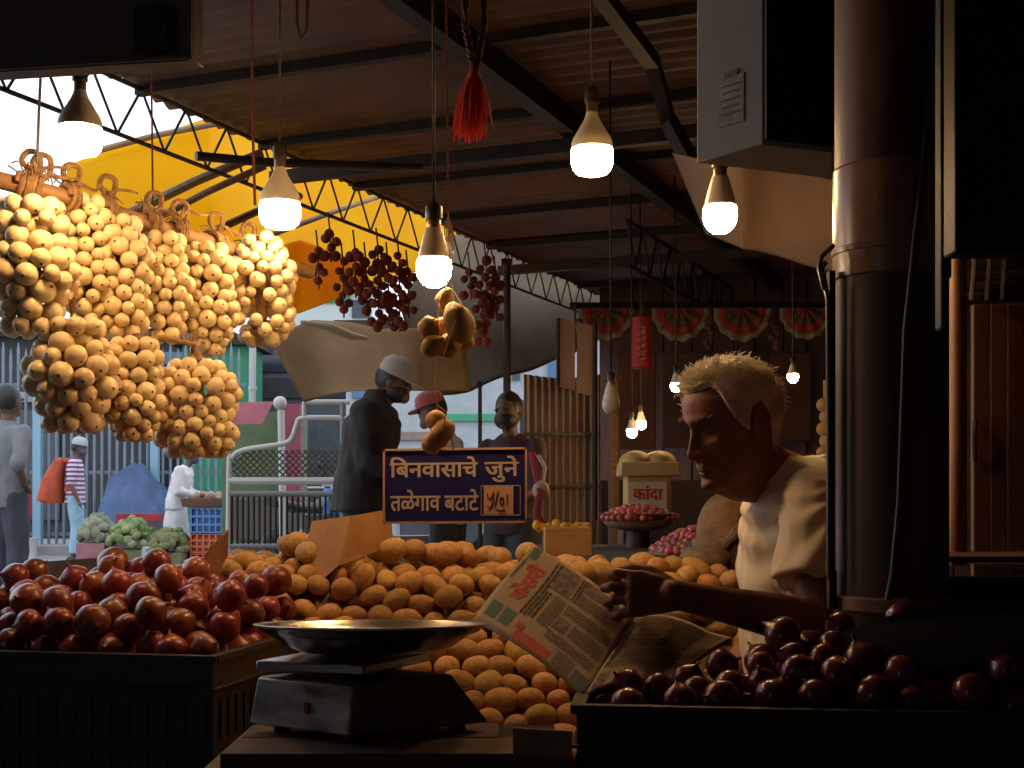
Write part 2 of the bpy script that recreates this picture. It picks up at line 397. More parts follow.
mb = MB(); mb.box(P(153, 29, 1.70)+fr*.006, (.045, .001, .06), axes(dd, -fr, (0,0,1))); obj('sticker', mb, mat('sticker_dark', (.06,.05,.045), .6, ns=60, col2=(.03,.026,.022)), t)

# ------------------------------------------------------------------ bulbs
BC = (1., .60, .265)
def bulb_meshes(kind, key, strength):
    if kind == 'T':   # big cylindrical lamp, diameter 1 unit = .098
        r = .049
        dome = [(.001, -.062), (.02, -.0615), (.036, -.057), (.045, -.047), (r, -.033), (r, -.006), (r*.98, 0)]
        hous = [(r*.98, 0), (r*.985, .012), (r*.9, .024), (r*.66, .044), (r*.42, .064), (r*.30, .078), (r*.28, .084)]
        cap = [(.0135, .082), (.0135, .106), (.010, .112)]; sock = [(.017, .106), (.017, .135), (.012, .142), (.004, .146)]
    else:
        r = .0345
        dome = [(.001, -.044), (.014, -.042), (.025, -.034), (.032, -.022), (r, -.008), (.0335, .006), (.0315, .012)]
        hous = [(.0315, .012), (.030, .022), (.024, .044), (.019, .062), (.0165, .07)]
        cap = [(.0135, .069), (.0135, .088), (.009, .093)]; sock = [(.0165, .088), (.0165, .112), (.011, .118), (.004, .121)]
    out = []
    for prof, m in ((dome, emis(key, BC, strength)), (hous, M_cream), (cap, M_brass), (sock, M_socket)):
        b = MB(); b.lathe(prof, 28); out.append(b.mesh(key, [m], True, 50))
    return out
def bulb(name, label, px, py, d, kind, key, strength, scale=1., cord=None, group=None, lit=True, tilt=(0,0)):
    o = P(px, py, d); t = thing(name, label, 'light bulb', o, group)
    ms = bulb_meshes(kind, key, strength)
    rot = (R(tilt[0]), R(tilt[1]), 0)
    for nm, me in zip(('diffuser', 'housing', 'cap', 'socket'), ms):
        if nm == 'diffuser' and not lit: me.materials.clear(); me.materials.append(mat('unlit_glass', (.6,.5,.4), .3))
        link(nm, me, t, scale=(scale,)*3, rot=rot)
    if cord is not None:
        top = V((0,0,(.146 if kind == 'T' else .121)*scale)); b = MB(); pts = [top]+[V(c)-o for c in cord]
        b.tube(pts, .0032 if d < 4 else .004, 6); link('cord', b.mesh('cord', [M_wire]), t)
    return t
def upto(px, py, d, z=RZ-.03):
    p = P(px, py, d); p.z = z; return p
bulb('light_bulb', 'large lit bulb at far left hanging in front of the bright sky', 80, 128, 2.56, 'T', 'glow_a', 105, .88, [upto(78, 0, 2.56)])
bulb('light_bulb', 'large lit bulb hanging before the yellow tarpaulin beside the white onion strings', 280, 203, 3.05, 'T', 'glow_b', 66, .98, [upto(279, 0, 3.05)])
bulb('light_bulb', 'large lit bulb on a black cord hanging over the middle of the stall', 592, 149, 3.0, 'T', 'glow_c', 100, .99, [upto(590, 0, 3.0)])
bulb('light_bulb', 'small lit bulb hanging just above the bunch of knobbly potatoes', 434, 265, 2.6, 'A', 'glow_d', 120, 1.04, [upto(432, 0, 2.6)])
bulb('light_bulb', 'small lit bulb under the grey metal box above the seated man', 720, 212, 2.75, 'A', 'glow_e', 105, 1.06, [upto(719, 0, 2.75)])
for (px, py, d, lab) in ((676, 385, 6.8, 'tiny distant lit bulb just above the seated man\'s forehead'), (793, 376, 6.8, 'tiny distant lit bulb right of the seated man\'s hair'),
                    (641, 423, 7.2, 'upper bulb of the distant lit pair above the cream bin'), (632, 431, 7.0, 'lower bulb of the distant lit pair above the cream bin')):
    bulb('light_bulb', lab, px, py, d, 'A', 'glow_far', 170, .85, [upto(px-1, py-60, d)])
bulb('light_bulb', 'unlit white bulb hanging by the narrow window gap in the back', 611, 403, 5.0, 'A', 'glow_none', 0, 1.0, [upto(610, 300, 5.0)], lit=False)
# thin hanging cords
for (pts, r_, m, lab) in (
    ([P(446, -40, 2.62), P(447, 100, 2.62), P(448, 212, 2.62)], .0025, M_redcord, 'reddish cord running down beside the small bulb to the potato bunch'),
    ([P(252, -10, 3.4), P(252, 100, 3.4), P(255, 205, 3.4)], .004, M_redcord, 'dark red cord left of the second large bulb'),
    ([P(151, 60, 3.2), P(152, 120, 3.2), P(153, 215, 3.0)], .0025, M_redcord, 'thin cord from the roof down to the bamboo pole'),
    ([P(41, 68, 2.75), P(39, 110, 2.75), P(37, 165, 2.75)], .003, M_truss, 'twisted wire holding up the bamboo pole at far left'),
    ([P(297, -20, 3.2), P(297, 25, 3.2), P(301, 38, 3.2), P(307, 30, 3.2), P(308, -20, 3.2)], .004, M_wire, 'loop of black wire hanging from the roof beside the second large bulb')):
    mb = MB(); mb.tube(pts, r_, 6); tag(obj('electric_wire', mb, m), lab, 'cord')

# ------------------------------------------------------------------ yellow tarp, white tarp, curtain
def bez_edge(e, u):
    xs = [i/(len(e)-1) for i in range(len(e))]
    return V([interp(u, [(x, q[k]) for x, q in zip(xs, e)]) for k in range(3)])
def tarp(name, top, bot, m, lab, cat, sag=.1, seed=0, nu=40, nv=24, wr=.03, fr=2.5):
    T = [P(*q) for q in top]; B = [P(*q) for q in bot]
    def fn(u, v):
        p = bez_edge(T, u).lerp(bez_edge(B, u), v)
        p.z -= sag*math.sin(math.pi*v)*math.sin(math.pi*u)
        n = nz((p.x*fr, p.z*fr*.6, p.y*.7), 1, seed); return p+V((0, n*wr*2, n*wr))
    mb = MB(); mb.grid(fn, nu, nv); return tag(obj(name, mb, m, sol=.002), lab, cat)
M_yel = mat('yellow_tarp', (1.0,.70,.012), .5, ns=1.2, col2=(.95,.56,.01), trans=.85, thresh=(.3,.8))
tarp('yellow_tarpaulin', [(66,166,6.3), (212,116,6.7), (320,150,8.4), (460,205,10.2)], [(60,300,6.0), (215,312,6.6), (310,306,7.8), (455,262,10.0)], M_yel, 'bright yellow tarpaulin awning glowing beyond the roof edge', 'tarpaulin', sag=.12, wr=.05, fr=1.5)
M_oran = mat('orange_tarp', (1.0,.55,.015), .5, trans=.85)
tarp('orange_tarpaulin', [(225,262,6.2), (300,240,6.6), (360,262,7.4)], [(225,318,6.1), (300,312,6.4), (372,284,7.3)], M_oran, 'orange tarpaulin end hanging below the yellow one', 'tarpaulin', sag=.03, seed=4)
M_beige = mat('beige_tarp', (.44,.30,.155), .8, ns=2.5, col2=(.30,.20,.10), trans=.12, bump=(8,.3,.02))
tarp('beige_tarpaulin', [(272,333,7.6), (310,322,7.9), (380,332,8.0), (462,318,8.3)], [(304,404,7.6), (340,396,7.8), (390,388,7.9), (470,392,8.3)], M_beige, 'pale beige tarpaulin slung behind the man in the black jacket', 'tarpaulin', sag=.12, seed=2, wr=.06)
tarp('grey_tarpaulin', [(400,305,8.6), (436,240,9.4), (520,222,10.4), (612,235,11.4)], [(425,394,8.8), (470,392,9.2), (530,370,10.0), (606,338,11.1)], mat('grey_brown_tarp', (.21,.135,.08), .8, ns=2, col2=(.14,.09,.055), trans=.15), 'grey-brown tarpaulin slung behind the hanging potato bunch', 'tarpaulin', sag=.15, seed=9, wr=.06)
mb = MB(); mb.tube([P(302,322,7.5), P(330,327,7.6), P(352,336,7.8), P(366,338,7.9)], [.012,.026,.024,.012], 10, round_=True)
tag(obj('rolled_cloth', mb, mat('white_roll', (.5,.45,.34), .7, trans=.15)), 'whitish rolled edge of cloth over the beige tarpaulin', 'cloth')
M_curt = mat('dingy_cloth', (.11,.072,.045), .9, ns=3, col2=(.07,.045,.03), bump=(10,.2,.02))
tarp('canvas_sheet', [(672,152,3.5), (740,165,3.3), (833,178,3.2), (850,180,3.2)], [(705,232,3.6), (745,250,3.4), (828,270,3.3), (850,262,3.2)], M_curt, 'dingy brown canvas sheet hung behind the small bulb by the metal box', 'canvas', sag=.0, seed=5, wr=.03, fr=7)
# bamboo poles under the yellow tarp
for a_, b_, r_, lab in (((128,214,5.8), (262,153,6.0), .022, 'brown bamboo pole crossing under the yellow tarpaulin'), ((150,222,5.7), (265,166,5.9), .016, 'thinner bamboo pole beside it under the yellow tarpaulin'),
                   ((205,235,5.7), (300,196,6.3), .018, 'short bamboo pole under the yellow tarpaulin behind the second bulb'), ((100,150,6.4), (215,124,6.6), .015, 'thin pole along the top edge of the yellow tarpaulin'),
                   ((230,250,6.1), (418,184,8.6), .014, 'long thin pole reaching across the yellow tarpaulin to the truss')):
    mb = MB(); mb.tube([P(*a_), (P(*a_)+P(*b_))/2+V((0,0,.01)), P(*b_)], r_, 8); tag(obj('bamboo_pole', mb, M_bamboo), lab, 'pole')
# string lines at the upper right: tassel rope
t = thing('rope_tassel', 'twisted dark rope loop with a bright red tassel hanging from the roof', 'tassel', P(474, 70, 2.5))
def twist(a, b, n, r, off, ph=0):
    pts = []
    for i in range(n+1):
        u = i/n; c = a.lerp(b, u); an = u*22+ph; pts.append(c+V((math.cos(an), math.sin(an), 0))*off)
    return pts
mb = MB()
for (x0, x1, x2) in ((468, 465, 473), (481, 484, 477)):
    for ph in (0, math.pi):
        a, b, c = P(x0, -120, 2.5), P(x1, 25, 2.5), P(x2, 66, 2.5)
        mb.tube(twist(a, b, 60, .003, .0035, ph)+twist(b, c, 22, .003, .0035, ph)[1:], .0045, 6)
mb.ell(P(475, 68, 2.5), (.011, .011, .017)); obj('rope', mb, M_darkrope, t)
mb = MB(); random.seed(3)
for i in range(150):
    a = random.random()*6.28; q = random.random()**.5
    p0 = P(474, 72, 2.5)+V((math.cos(a)*.009*q, math.sin(a)*.009*q, 0))
    e = P(469, 134+random.uniform(-6, 7), 2.5)+V((math.cos(a)*.034*q, math.sin(a)*.03*q, 0))
    m_ = (p0+e)/2+V((math.cos(a)*.008*q+random.uniform(-.002,.002), math.sin(a)*.008*q, .008)); mb.tube([p0, m_, e], [.0016,.0014,.0008], 4, cap=False)
obj('tassel', mb, mat('red_thread', (.75,.06,.03), .8), t)
mb = MB()
for i in range(6):
    p0 = P(478, 74, 2.49); mb.tube([p0, P(484+i, 86+i*3, 2.48), P(488+i*1.2-3, 98+i*4, 2.5), P(484+i*2, 104+i*5, 2.5)], .0016, 5)
mb.tube([P(472,74,2.48), P(459,92,2.48), P(461,108,2.49)], .0014, 5)
obj('pale_thread', mb, mat('pale_pink_thread', (.55,.32,.22), .9), t)

# ------------------------------------------------------------------ generic packing
def relax(Pn, Rn, floor, bound=None, iters=260, g=.004, k=.55):
    P_ = Pn.copy(); n = len(P_)
    for it in range(iters):
        gg = g*(1-it/iters)**1.2
        P_[:,2] -= gg
        for _ in range(3):
            d = P_[:,None,:]-P_[None,:,:]; L = np.sqrt((d**2).sum(-1))+1e-9
            ov = (Rn[:,None]+Rn[None,:])-L; np.fill_diagonal(ov, 0); ov = np.clip(ov, 0, None)
            P_ += (d/L[...,None]*(ov*k*.5)[...,None]).sum(1)
            fl = np.array([floor(x, y) for x, y in P_[:,:2]]) if _ == 0 else fl
            P_[:,2] = np.maximum(P_[:,2], fl+Rn)
            if bound is not None: bound(P_, Rn)
    return P_
# ---- produce meshes
def onion_mesh(seed, mats, neck=1., squash=.88, n=20, rootm=1, big=1.):
    rnd = random.Random(seed); b = MB(); prof = []
    K = 14
    for i in range(K+1):
        ph = -math.pi/2+math.pi*i/K; r = math.cos(ph); z = math.sin(ph)*squash
        if ph > .7: z += (ph-.7)**2*.28*neck; r *= 1-.12*(ph-.7)
        prof.append((max(r, .04), z))
    top = prof[-1][1]; prof[-1] = (.11, top-.02)
    nl = rnd.uniform(.12, .38)*neck
    prof += [(.085, top+nl*.5), (.06, top+nl), (.02, top+nl+.03)]
    prof = [(.02, prof[0][1]-.03), (.13, prof[0][1]-.025), (.15, prof[0][1]+.0)]+prof[1:]
    mis = [rootm, rootm]+[0]*(len(prof)-3)
    o = rnd.uniform(0, 50)
    b.lathe(prof, n, mis=mis)
    b.v = [tuple(V(v)*(1+.05*nz((v[0], v[1], v[2]), 1.3, o))+V((max(0, v[2]-top+.1)*nz((o, 1, 1)), 0, 0))) for v in b.v]
    return b.mesh('onion', mats)
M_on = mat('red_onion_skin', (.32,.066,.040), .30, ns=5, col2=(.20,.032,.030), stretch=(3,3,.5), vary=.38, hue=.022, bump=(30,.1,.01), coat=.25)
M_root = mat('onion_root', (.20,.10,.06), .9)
M_on2 = mat('shaded_onion_skin', (.20,.035,.045), .26, ns=5, col2=(.11,.018,.03), stretch=(3,3,.5), vary=.3, hue=.02, coat=.25)  # darker copy of the red onion skin, shade put into the colour
M_shal = mat('pink_shallot_skin', (.62,.10,.10), .35, vary=.35, hue=.03)
M_white = mat('white_onion_skin', (.93,.75,.46), .42, ns=4, col2=(.84,.62,.33), stretch=(3,3,.6), vary=.13, hue=.012, coat=.1)
M_wroot = mat('white_onion_root', (.16,.085,.04), .9)
ONI = [onion_mesh(i, [M_on, M_root], .75, .9) for i in range(5)]
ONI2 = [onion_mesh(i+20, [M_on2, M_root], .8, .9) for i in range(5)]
WON = [onion_mesh(i+40, [M_white, M_wroot], .8, .9, n=18) for i in range(4)]
SHAL = [onion_mesh(i+60, [M_shal, M_root], .9, 1.0, n=10) for i in range(2)]
def potato_mesh(seed, mats, n=18, asp=1.22, lump=.10):
    b = MB(); b.ell((0,0,0), (asp, 1, .92), nu=n, nv=12); o = seed*3.7
    b.v = [tuple(V(v)*(1+lump*nz(v, .9, o)+.02*nz(v, 4, o))) for v in b.v]; return b.mesh('potato', mats)
M_pot = mat('potato_skin', (.52,.29,.10), .62, ns=3, col2=(.38,.19,.06), vary=.16, hue=.012, bump=(9,.25,.03))
POT = [potato_mesh(i, [M_pot], asp=[1.12,1.25,1.35,1.05,1.18,1.3][i]) for i in range(6)]
M_gpot = mat('grey_potato_skin', (.26,.19,.13), .7, vary=.25)
GPOT = [potato_mesh(i+9, [M_gpot], n=12) for i in range(2)]
def scatter(name, meshes, pos, rad, label, cat, group, orient='rand', seed=0, kz=1.):
    rnd = random.Random(seed)
    for p, r in zip(pos, rad):
        o = link(name, rnd.choice(meshes), None, tuple(p))
        if orient == 'rand': o.rotation_euler = (rnd.uniform(0, 6.28), rnd.uniform(0, 6.28), rnd.uniform(0, 6.28))
        elif orient == 'flat': o.rotation_euler = (rnd.gauss(0, .25), rnd.gauss(0, .35), rnd.choice([0, 0, 1.57])+rnd.gauss(0, .6))
        elif orient == 'onion': o.rotation_euler = (rnd.gauss(0, 1.0), rnd.gauss(0, 1.0), rnd.uniform(0, 6.28))
        o.scale = (r,)*3
        tag(o, label, cat, group)

# ------------------------------------------------------------------ platform and crates
PZ = .30
mb = MB(); mb.box((.15, 2.75, PZ/2), (3.3, 2.29, PZ))
tag(obj('stall_platform', mb, mat('platform_dark', (.04,.028,.02), .8, ns=5), bev=.006), 'dark wooden stall platform on which crates, scale and man rest', 'platform')
def crate(label, corner, ang, W, D, H, z0, side='R', name='plastic_crate'):
    ex = V((math.cos(ang), math.sin(ang), 0)); ey = V((-math.sin(ang), math.cos(ang), 0))
    o = V(corner) if side == 'L' else V(corner)-ex*W
    t = thing(name, label, 'crate', (o.x, o.y, z0)); M = axes(ex, ey, (0,0,1)); th = .012
    def L(x, y, z): return V((o.x, o.y, z0))+ex*x+ey*y+V((0,0,z))
    mb = MB(); mb.box(L(W/2, D/2, .006), (W, D, .012), M); obj('bottom', mb, M_blackplastic, t)
    for nm, c, sx in (('wall', (W/2, th/2), (W, th)), ('wall', (W/2, D-th/2), (W, th)), ('wall', (th/2, D/2), (th, D-2*th)), ('wall', (W-th/2, D/2), (th, D-2*th))):
        mb = MB(); mb.box(L(c[0], c[1], H/2), (sx[0], sx[1], H), M)
        long_ = max(sx); k_ = int(long_/.035)
        xd = sx[0] > sx[1]; sgn = -1 if (c[1] < D/2 if xd else c[0] < W/2) else 1
        for q in range(k_):
            u = (q+.5)/k_*long_-long_/2
            for zz in (H*.30, H*.62):
                pos = L(c[0]+(u if xd else sgn*(th/2+.002)), c[1]+(sgn*(th/2+.002) if xd else u), zz)
                mb.box(pos, (.006 if xd else .004, .004 if xd else .006, H*.22), M)
        obj('side_wall', mb, M_blackplastic, t)
    mb = MB(); e = .008
    for c, sx in (((W/2, -e/2), (W+2*e, e+.004)), ((W/2, D+e/2), (W+2*e, e+.004)), ((-e/2, D/2), (e+.004, D)), ((W+e/2, D/2), (e+.004, D))):
        mb.box(L(c[0], c[1], H-.006), (sx[0], sx[1], .014), M)
        mb.box(L(c[0], c[1], H-.06), (sx[0], sx[1], .006), M)
    obj('rim', mb, M_blackplastic, t, bev=.002)
    return t, L, M
lc, LL, LM = crate('black plastic crate full of red onions at the lower left', (-.537, 2.335, 0), R(-11), .62, .50, .611-PZ, PZ, 'R')
rc, RL, RM = crate('black plastic crate of shaded onions at the lower right under the newspaper', (.095, 1.905, 0), R(-7), .80, .25, .593-PZ, PZ, 'L')
# red onions, left
H = .611-PZ
def fill(Lf, n, rr, fl, W, D, seed, zt=.25):
    rnd = np.random.RandomState(seed); rad = rnd.uniform(rr[0], rr[1], n)
    p = np.stack([rnd.uniform(.03, W-.03, n), rnd.uniform(.03, D-.03, n), np.zeros(n)], 1)
    for i in range(n): p[i,2] = fl(p[i,0], p[i,1])+rad[i]+rnd.uniform(0, zt)
    def bound(Q, r):
        lo = .013+r*.98
        Q[:,0] = np.clip(Q[:,0], lo, W-lo); Q[:,1] = np.clip(Q[:,1], lo, D-lo)
    q = relax(p, rad, fl, bound)
    return q, rad
flL = lambda x, y: H-.085+.100*sm(y, .02, .30)*(1-.55*sm(x, .38, .62))*(.75+.25*sm(x, .0, .3))
q, rad = fill(LL, 165, (.027, .036), flL, .62, .50, 5)
scatter('red_onion', ONI, [LL(*a) for a in q], rad*.97, 'red onion heaped in the black crate at lower left', 'onion', 'red onions in the left crate', 'onion', 1)
# hidden filler under the onions
mb = MB(); mb.grid(lambda u, v: LL(.016+u*.588, .016+v*.468, flL(.016+u*.588, .016+v*.468)-.002), 12, 10)
f_ = obj('crate_liner', mb, M_sack, sol=.003); tag(f_, 'jute liner under the heap of red onions in the left crate', 'liner')
H2 = .593-PZ
flR = lambda x, y: H2-.075+.085*sm(y, .01, .20)*sm(x, .08, .40)-.05*sm(.08-x, 0, .07)
q, rad = fill(RL, 112, (.024, .032), flR, .80, .25, 9)
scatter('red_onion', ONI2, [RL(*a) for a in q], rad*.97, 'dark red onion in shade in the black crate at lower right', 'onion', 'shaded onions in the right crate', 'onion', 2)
mb = MB(); mb.grid(lambda u, v: RL(.016+u*.768, .016+v*.218, flR(.016+u*.768, .016+v*.218)-.002), 12, 10)
tag(obj('crate_liner', mb, M_sack, sol=.003), 'jute liner under the shaded onions in the right crate', 'liner')
# dark board lying over the right onions
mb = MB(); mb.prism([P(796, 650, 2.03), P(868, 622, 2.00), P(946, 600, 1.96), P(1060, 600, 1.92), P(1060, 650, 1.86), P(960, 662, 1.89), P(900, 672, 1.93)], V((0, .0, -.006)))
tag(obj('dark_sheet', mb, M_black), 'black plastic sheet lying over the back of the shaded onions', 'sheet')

# ------------------------------------------------------------------ potato heap
def potfloor(x, y):
    # front edge slopes steeply, then a plateau
    y0 = 2.52 if x < .14 else 2.52+sm(x, .14, .30)*.47
    top = .725+.012*math.sin(x*6)-.03*sm(x, .3, .7)+.02*sm(-x, .1, .4)
    t = clamp((y-y0)/lerp(.46, .17, sm(x, .2, .32))); z = lerp(.405, top, t if t < .8 else .8+.2*sm(t, .6, 1.0)*1.0)
    z -= .07*sm(-x, .62, .86)
    return z-.035
rnd = np.random.RandomState(3); pts = []; rads = []
def pot_ok(x, y):
    px = 512+x*F/y; return 205 < px < 752
y = 2.50
row = 0
while y < (3.20):
    x = -.92+(row % 2)*.029
    while x < .75:
        yy = y+rnd.uniform(-.012, .012); fy = potfloor(x, yy); slope = (potfloor(x, yy+.02)-potfloor(x, yy-.02))/.04
        if pot_ok(x, yy) and not (yy > 3.13 and x < .2) and not (x > .22 and yy < 3.00) and not (x < -.40-.12*(yy-2.4) and yy < 2.84) and not (x < -.2 and fy < .47):
            r = rnd.uniform(.0245, .0315); pts.append((x+rnd.uniform(-.008, .008), yy, fy+r+rnd.uniform(0, .03))); rads.append(r)
        x += .058
    s2 = (potfloor(-.1, y+.03)-potfloor(-.1, y-.03))/.06
    y += .053/math.sqrt(1+s2*s2); row += 1
pts = np.array(pts); rads = np.array(rads)
# extra loose ones on top
ne = 34; ex_ = np.stack([np.concatenate([rnd.uniform(-.66, .10, 26), rnd.uniform(.15, .52, 8)]), rnd.uniform(2.98, 3.15, ne), np.full(ne, .9)], 1); pts = np.vstack([pts, ex_]); rads = np.concatenate([rads, rnd.uniform(.026, .032, ne)])
start = pts.copy()
def hold(Q, r):
    Q[:len(start),0] = np.clip(Q[:len(start),0], start[:,0]-.02, start[:,0]+.02); Q[:len(start),1] = np.clip(Q[:len(start),1], start[:,1]-.02, start[:,1]+.02)
def rlx(P_, Rn): return relax(P_, Rn, potfloor, hold, 150)
q = rlx(pts, rads*1.0)
print('potatoes', len(q))
scatter('potato', POT, q, rads*.98, 'tan potato in the large stacked heap at the middle of the stall', 'potato', 'potatoes in the heap', 'flat', 3)
mb = MB()
def hf(u, v):
    x = lerp(-.80, .66, u); y = lerp(2.50+.38*sm(-x, .33, .5)+.54*sm(x, .2, .3), 3.45, v); return V((x, y, max(potfloor(x, y)-.002, PZ+.01)))
mb.grid(hf, 60, 40)
tag(obj('jute_sacking', mb, M_sack, sol=.004), 'jute sacking spread under the potato heap', 'sacking')
mb = MB(); mb.box((-.08, 3.2, .40), (1.3, .4, .18)); 
tag(obj('potato_bin', mb, M_dirtcard2, bev=.01), 'low wooden bin block under the potato heap', 'bin')

# cardboard pieces
def board(name, poly, lab, m, th=.004, cat='cardboard'):
    pts = [P(*p) for p in poly]; n = (pts[1]-pts[0]).cross(pts[2]-pts[0]).normalized(); mb = MB(); mb.prism(pts, n*th); return tag(obj(name, mb, m, bev=.001), lab, cat)
t = thing('cardboard_flap', 'upright folded piece of cardboard stuck in the potato heap left of the sign', 'cardboard', P(340, 560, 3.2))
mb = MB(); mb.prism([P(312,521,2.98), P(350,516,2.90), P(338,566,2.88), P(322,580,2.90), P(298,577,2.97)], V((0,.004,0))); obj('front_panel', mb, M_dirtcard, t)
mb = MB(); mb.prism([P(350,516,2.90), P(391,509,3.08), P(393,545,3.08), P(338,566,2.88)], V((0,.004,0))); obj('side_panel', mb, M_dirtcard, t)
board('cardboard_flap', [(193,582,2.86), (212,546,2.86), (229,530,2.9), (228,556,2.9), (206,598,2.86)], 'narrow cardboard flap standing between the red onions and the potatoes', mat('cardboard_dull', (.34,.17,.09), .85, ns=14))
board('cardboard_flap', [(18,588,2.84), (34,562,2.92), (106,557,2.92), (96,582,2.84)], 'brown cardboard lid leaning behind the heap of red onions', M_dirtcard2)

# ------------------------------------------------------------------ price sign
t = thing('price_sign', 'blue framed sign with white Devanagari lettering above the potato heap', 'sign', P(455, 524, 2.75))
SD = 2.75
def SG(u, v, h=0): # u,v in 0..1 over the sign
    a, b, c, d = P(383, 449, SD), P(527, 447, SD), P(383, 524, SD), P(527, 523, SD)
    return a.lerp(b, u).lerp(c.lerp(d, u), v)+V((0, -h, 0))
mb = MB(); mb.hexa([SG(0,1,0), SG(1,1,0), SG(1,1,-.008), SG(0,1,-.008)], [SG(0,0,0), SG(1,0,0), SG(1,0,-.008), SG(0,0,-.008)]); obj('board', mb, mat('sign_blue', (.03,.026,.15), .3), t)
M_fr = mat('sign_frame', (.62,.36,.24), .5)
mb = MB(); w = .014
for a, b, c, d in ((0,1,0,.030), (0,1,.970,1), (0,w,0,1), (1-w,1,0,1)):
    mb.hexa([SG(a,d,.004), SG(b,d,.004), SG(b,d,-.01), SG(a,d,-.01)], [SG(a,c,.004), SG(b,c,.004), SG(b,c,-.01), SG(a,c,-.01)])
obj('frame', mb, M_fr, t)
M_let = mat('sign_letters', (.66,.52,.42), .5)
for body, u0, u1, v0, v1 in (('\u093fबनवासाचे', .045, .66, .11, .385), ('जुने', .705, .945, .11, .46), ('तळेगाव', .05, .40, .545, .83), ('बटाटे', .425, .665, .545, .83)):
    mb = fit_text(body, lambda u, v, h: SG(u, v, .0006+h*.3), u0, u1, v0, v1, .022); obj('lettering', mb, M_let, t)
mb = MB()
def plate(mb, a, b, c, d, h0, h1): mb.hexa([SG(a,d,h1), SG(b,d,h1), SG(b,d,h0), SG(a,d,h0)], [SG(a,c,h1), SG(b,c,h1), SG(b,c,h0), SG(a,c,h0)])
for a, b, c, d in ((.68,.955,.50,.512), (.68,.955,.885,.90), (.68,.684,.50,.90), (.951,.955,.50,.90)): plate(mb, a, b, c, d, 0, .0014)
obj('price_border', mb, M_let, t)
mb = MB(); plate(mb, .70, .905, .515, .88, 0, .002); pp = obj('price_paper', mb, mat('price_paper', (.72,.42,.24), .7), t)
mb = MB()
def stroke(pts, r=.0013): mb.tube([SG(u, v, .003) for u, v in pts], r, 5)
stroke([(.722,.60), (.73,.66), (.745,.675), (.76,.64), (.768,.58)]); stroke([(.768,.58), (.767,.70), (.752,.78), (.735,.80), (.725,.77)]); stroke([(.80,.575), (.775,.78)])
stroke([(.815,.66), (.81,.72), (.822,.75), (.838,.72), (.832,.66), (.815,.66)]); stroke([(.862,.62), (.863,.76)]); stroke([(.788,.83), (.80,.815), (.815,.835), (.83,.815), (.85,.83)], .001)
obj('price_marks', mb, mat('ink', (.08,.03,.02), .6), t)

# hanging potato bunches on the string
def lumpy(c, r, seed, asp, rot): 
    b = MB(); M = Euler(rot).to_matrix(); b.ell((0,0,0), (1, 1, asp), nu=22, nv=16)
    b.v = [tuple(V(c)+M @ (V(v)*(1+.18*nz(v, 1.1, seed)+.03*nz(v, 4, seed))*r)) for v in b.v]; return b
M_hp = mat('hanging_potato_skin', (.60,.34,.10), .6, ns=3, col2=(.42,.23,.07), bump=(60,.4,.004))
t = thing('potato_bunch', 'upper bunch of knobbly potatoes hung on string below the small bulb', 'potato bunch', P(447, 320, 2.55))
for i, (x, y, d, r, asp, rot) in enumerate(((445,300,2.56,.018,1.3,(0,.3,0)), (459,323,2.52,.030,1.35,(0,-.35,0)), (429,329,2.53,.021,1.1,(0,.2,0)), (433,346,2.52,.021,1.25,(0,1.2,0)), (449,345,2.55,.023,1.2,(0,.9,0)), (465,341,2.57,.018,1.1,(0,0,0)), (441,330,2.58,.022,1.2,(0,0,0)))):
    obj('potato', lumpy(P(x, y, d), r, i*5+2, asp, rot), M_hp, t)
mb = MB(); mb.tube([P(448,212,2.56), P(449,250,2.56), P(447,285,2.56), P(440,300,2.54), P(437,330,2.52), P(437,365,2.5), P(437,410,2.5)], .0016, 6)
mb.tube([P(449,250,2.55), P(453,290,2.54), P(462,305,2.5), P(452,330,2.485), P(444,355,2.49)], .0013, 5)
for k_ in range(6): mb.tube([P(448,215,2.56), P(445+k_*1.6,222+k_*2,2.55), P(444+k_*2,236+k_*4,2.55)], .0012, 4)
obj('string', mb, mat('pale_string', (.6,.42,.28), .9), t)
t = thing('potato_bunch', 'lower bunch of knobbly potatoes hung on string in front of the blue sign', 'potato bunch', P(440, 430, 2.6))
for i, (x, y, d, r, asp, rot) in enumerate(((436,420,2.6,.020,1.1,(0,.8,0)), (441,434,2.58,.022,1.5,(0,.75,0)), (432,444,2.59,.020,1.1,(0,.3,0)))):
    obj('potato', lumpy(P(x, y, d), r, i*4+31, asp, rot), M_hp, t)
mb = MB(); mb.tube([P(437,405,2.58), P(446,412,2.57), P(444,425,2.55), P(452,440,2.6), P(453,449,2.74)], .0016, 6); mb.tube([P(452,446,2.74), P(418,449,2.75)], .0012, 5); obj('string', mb, M_rope, t)

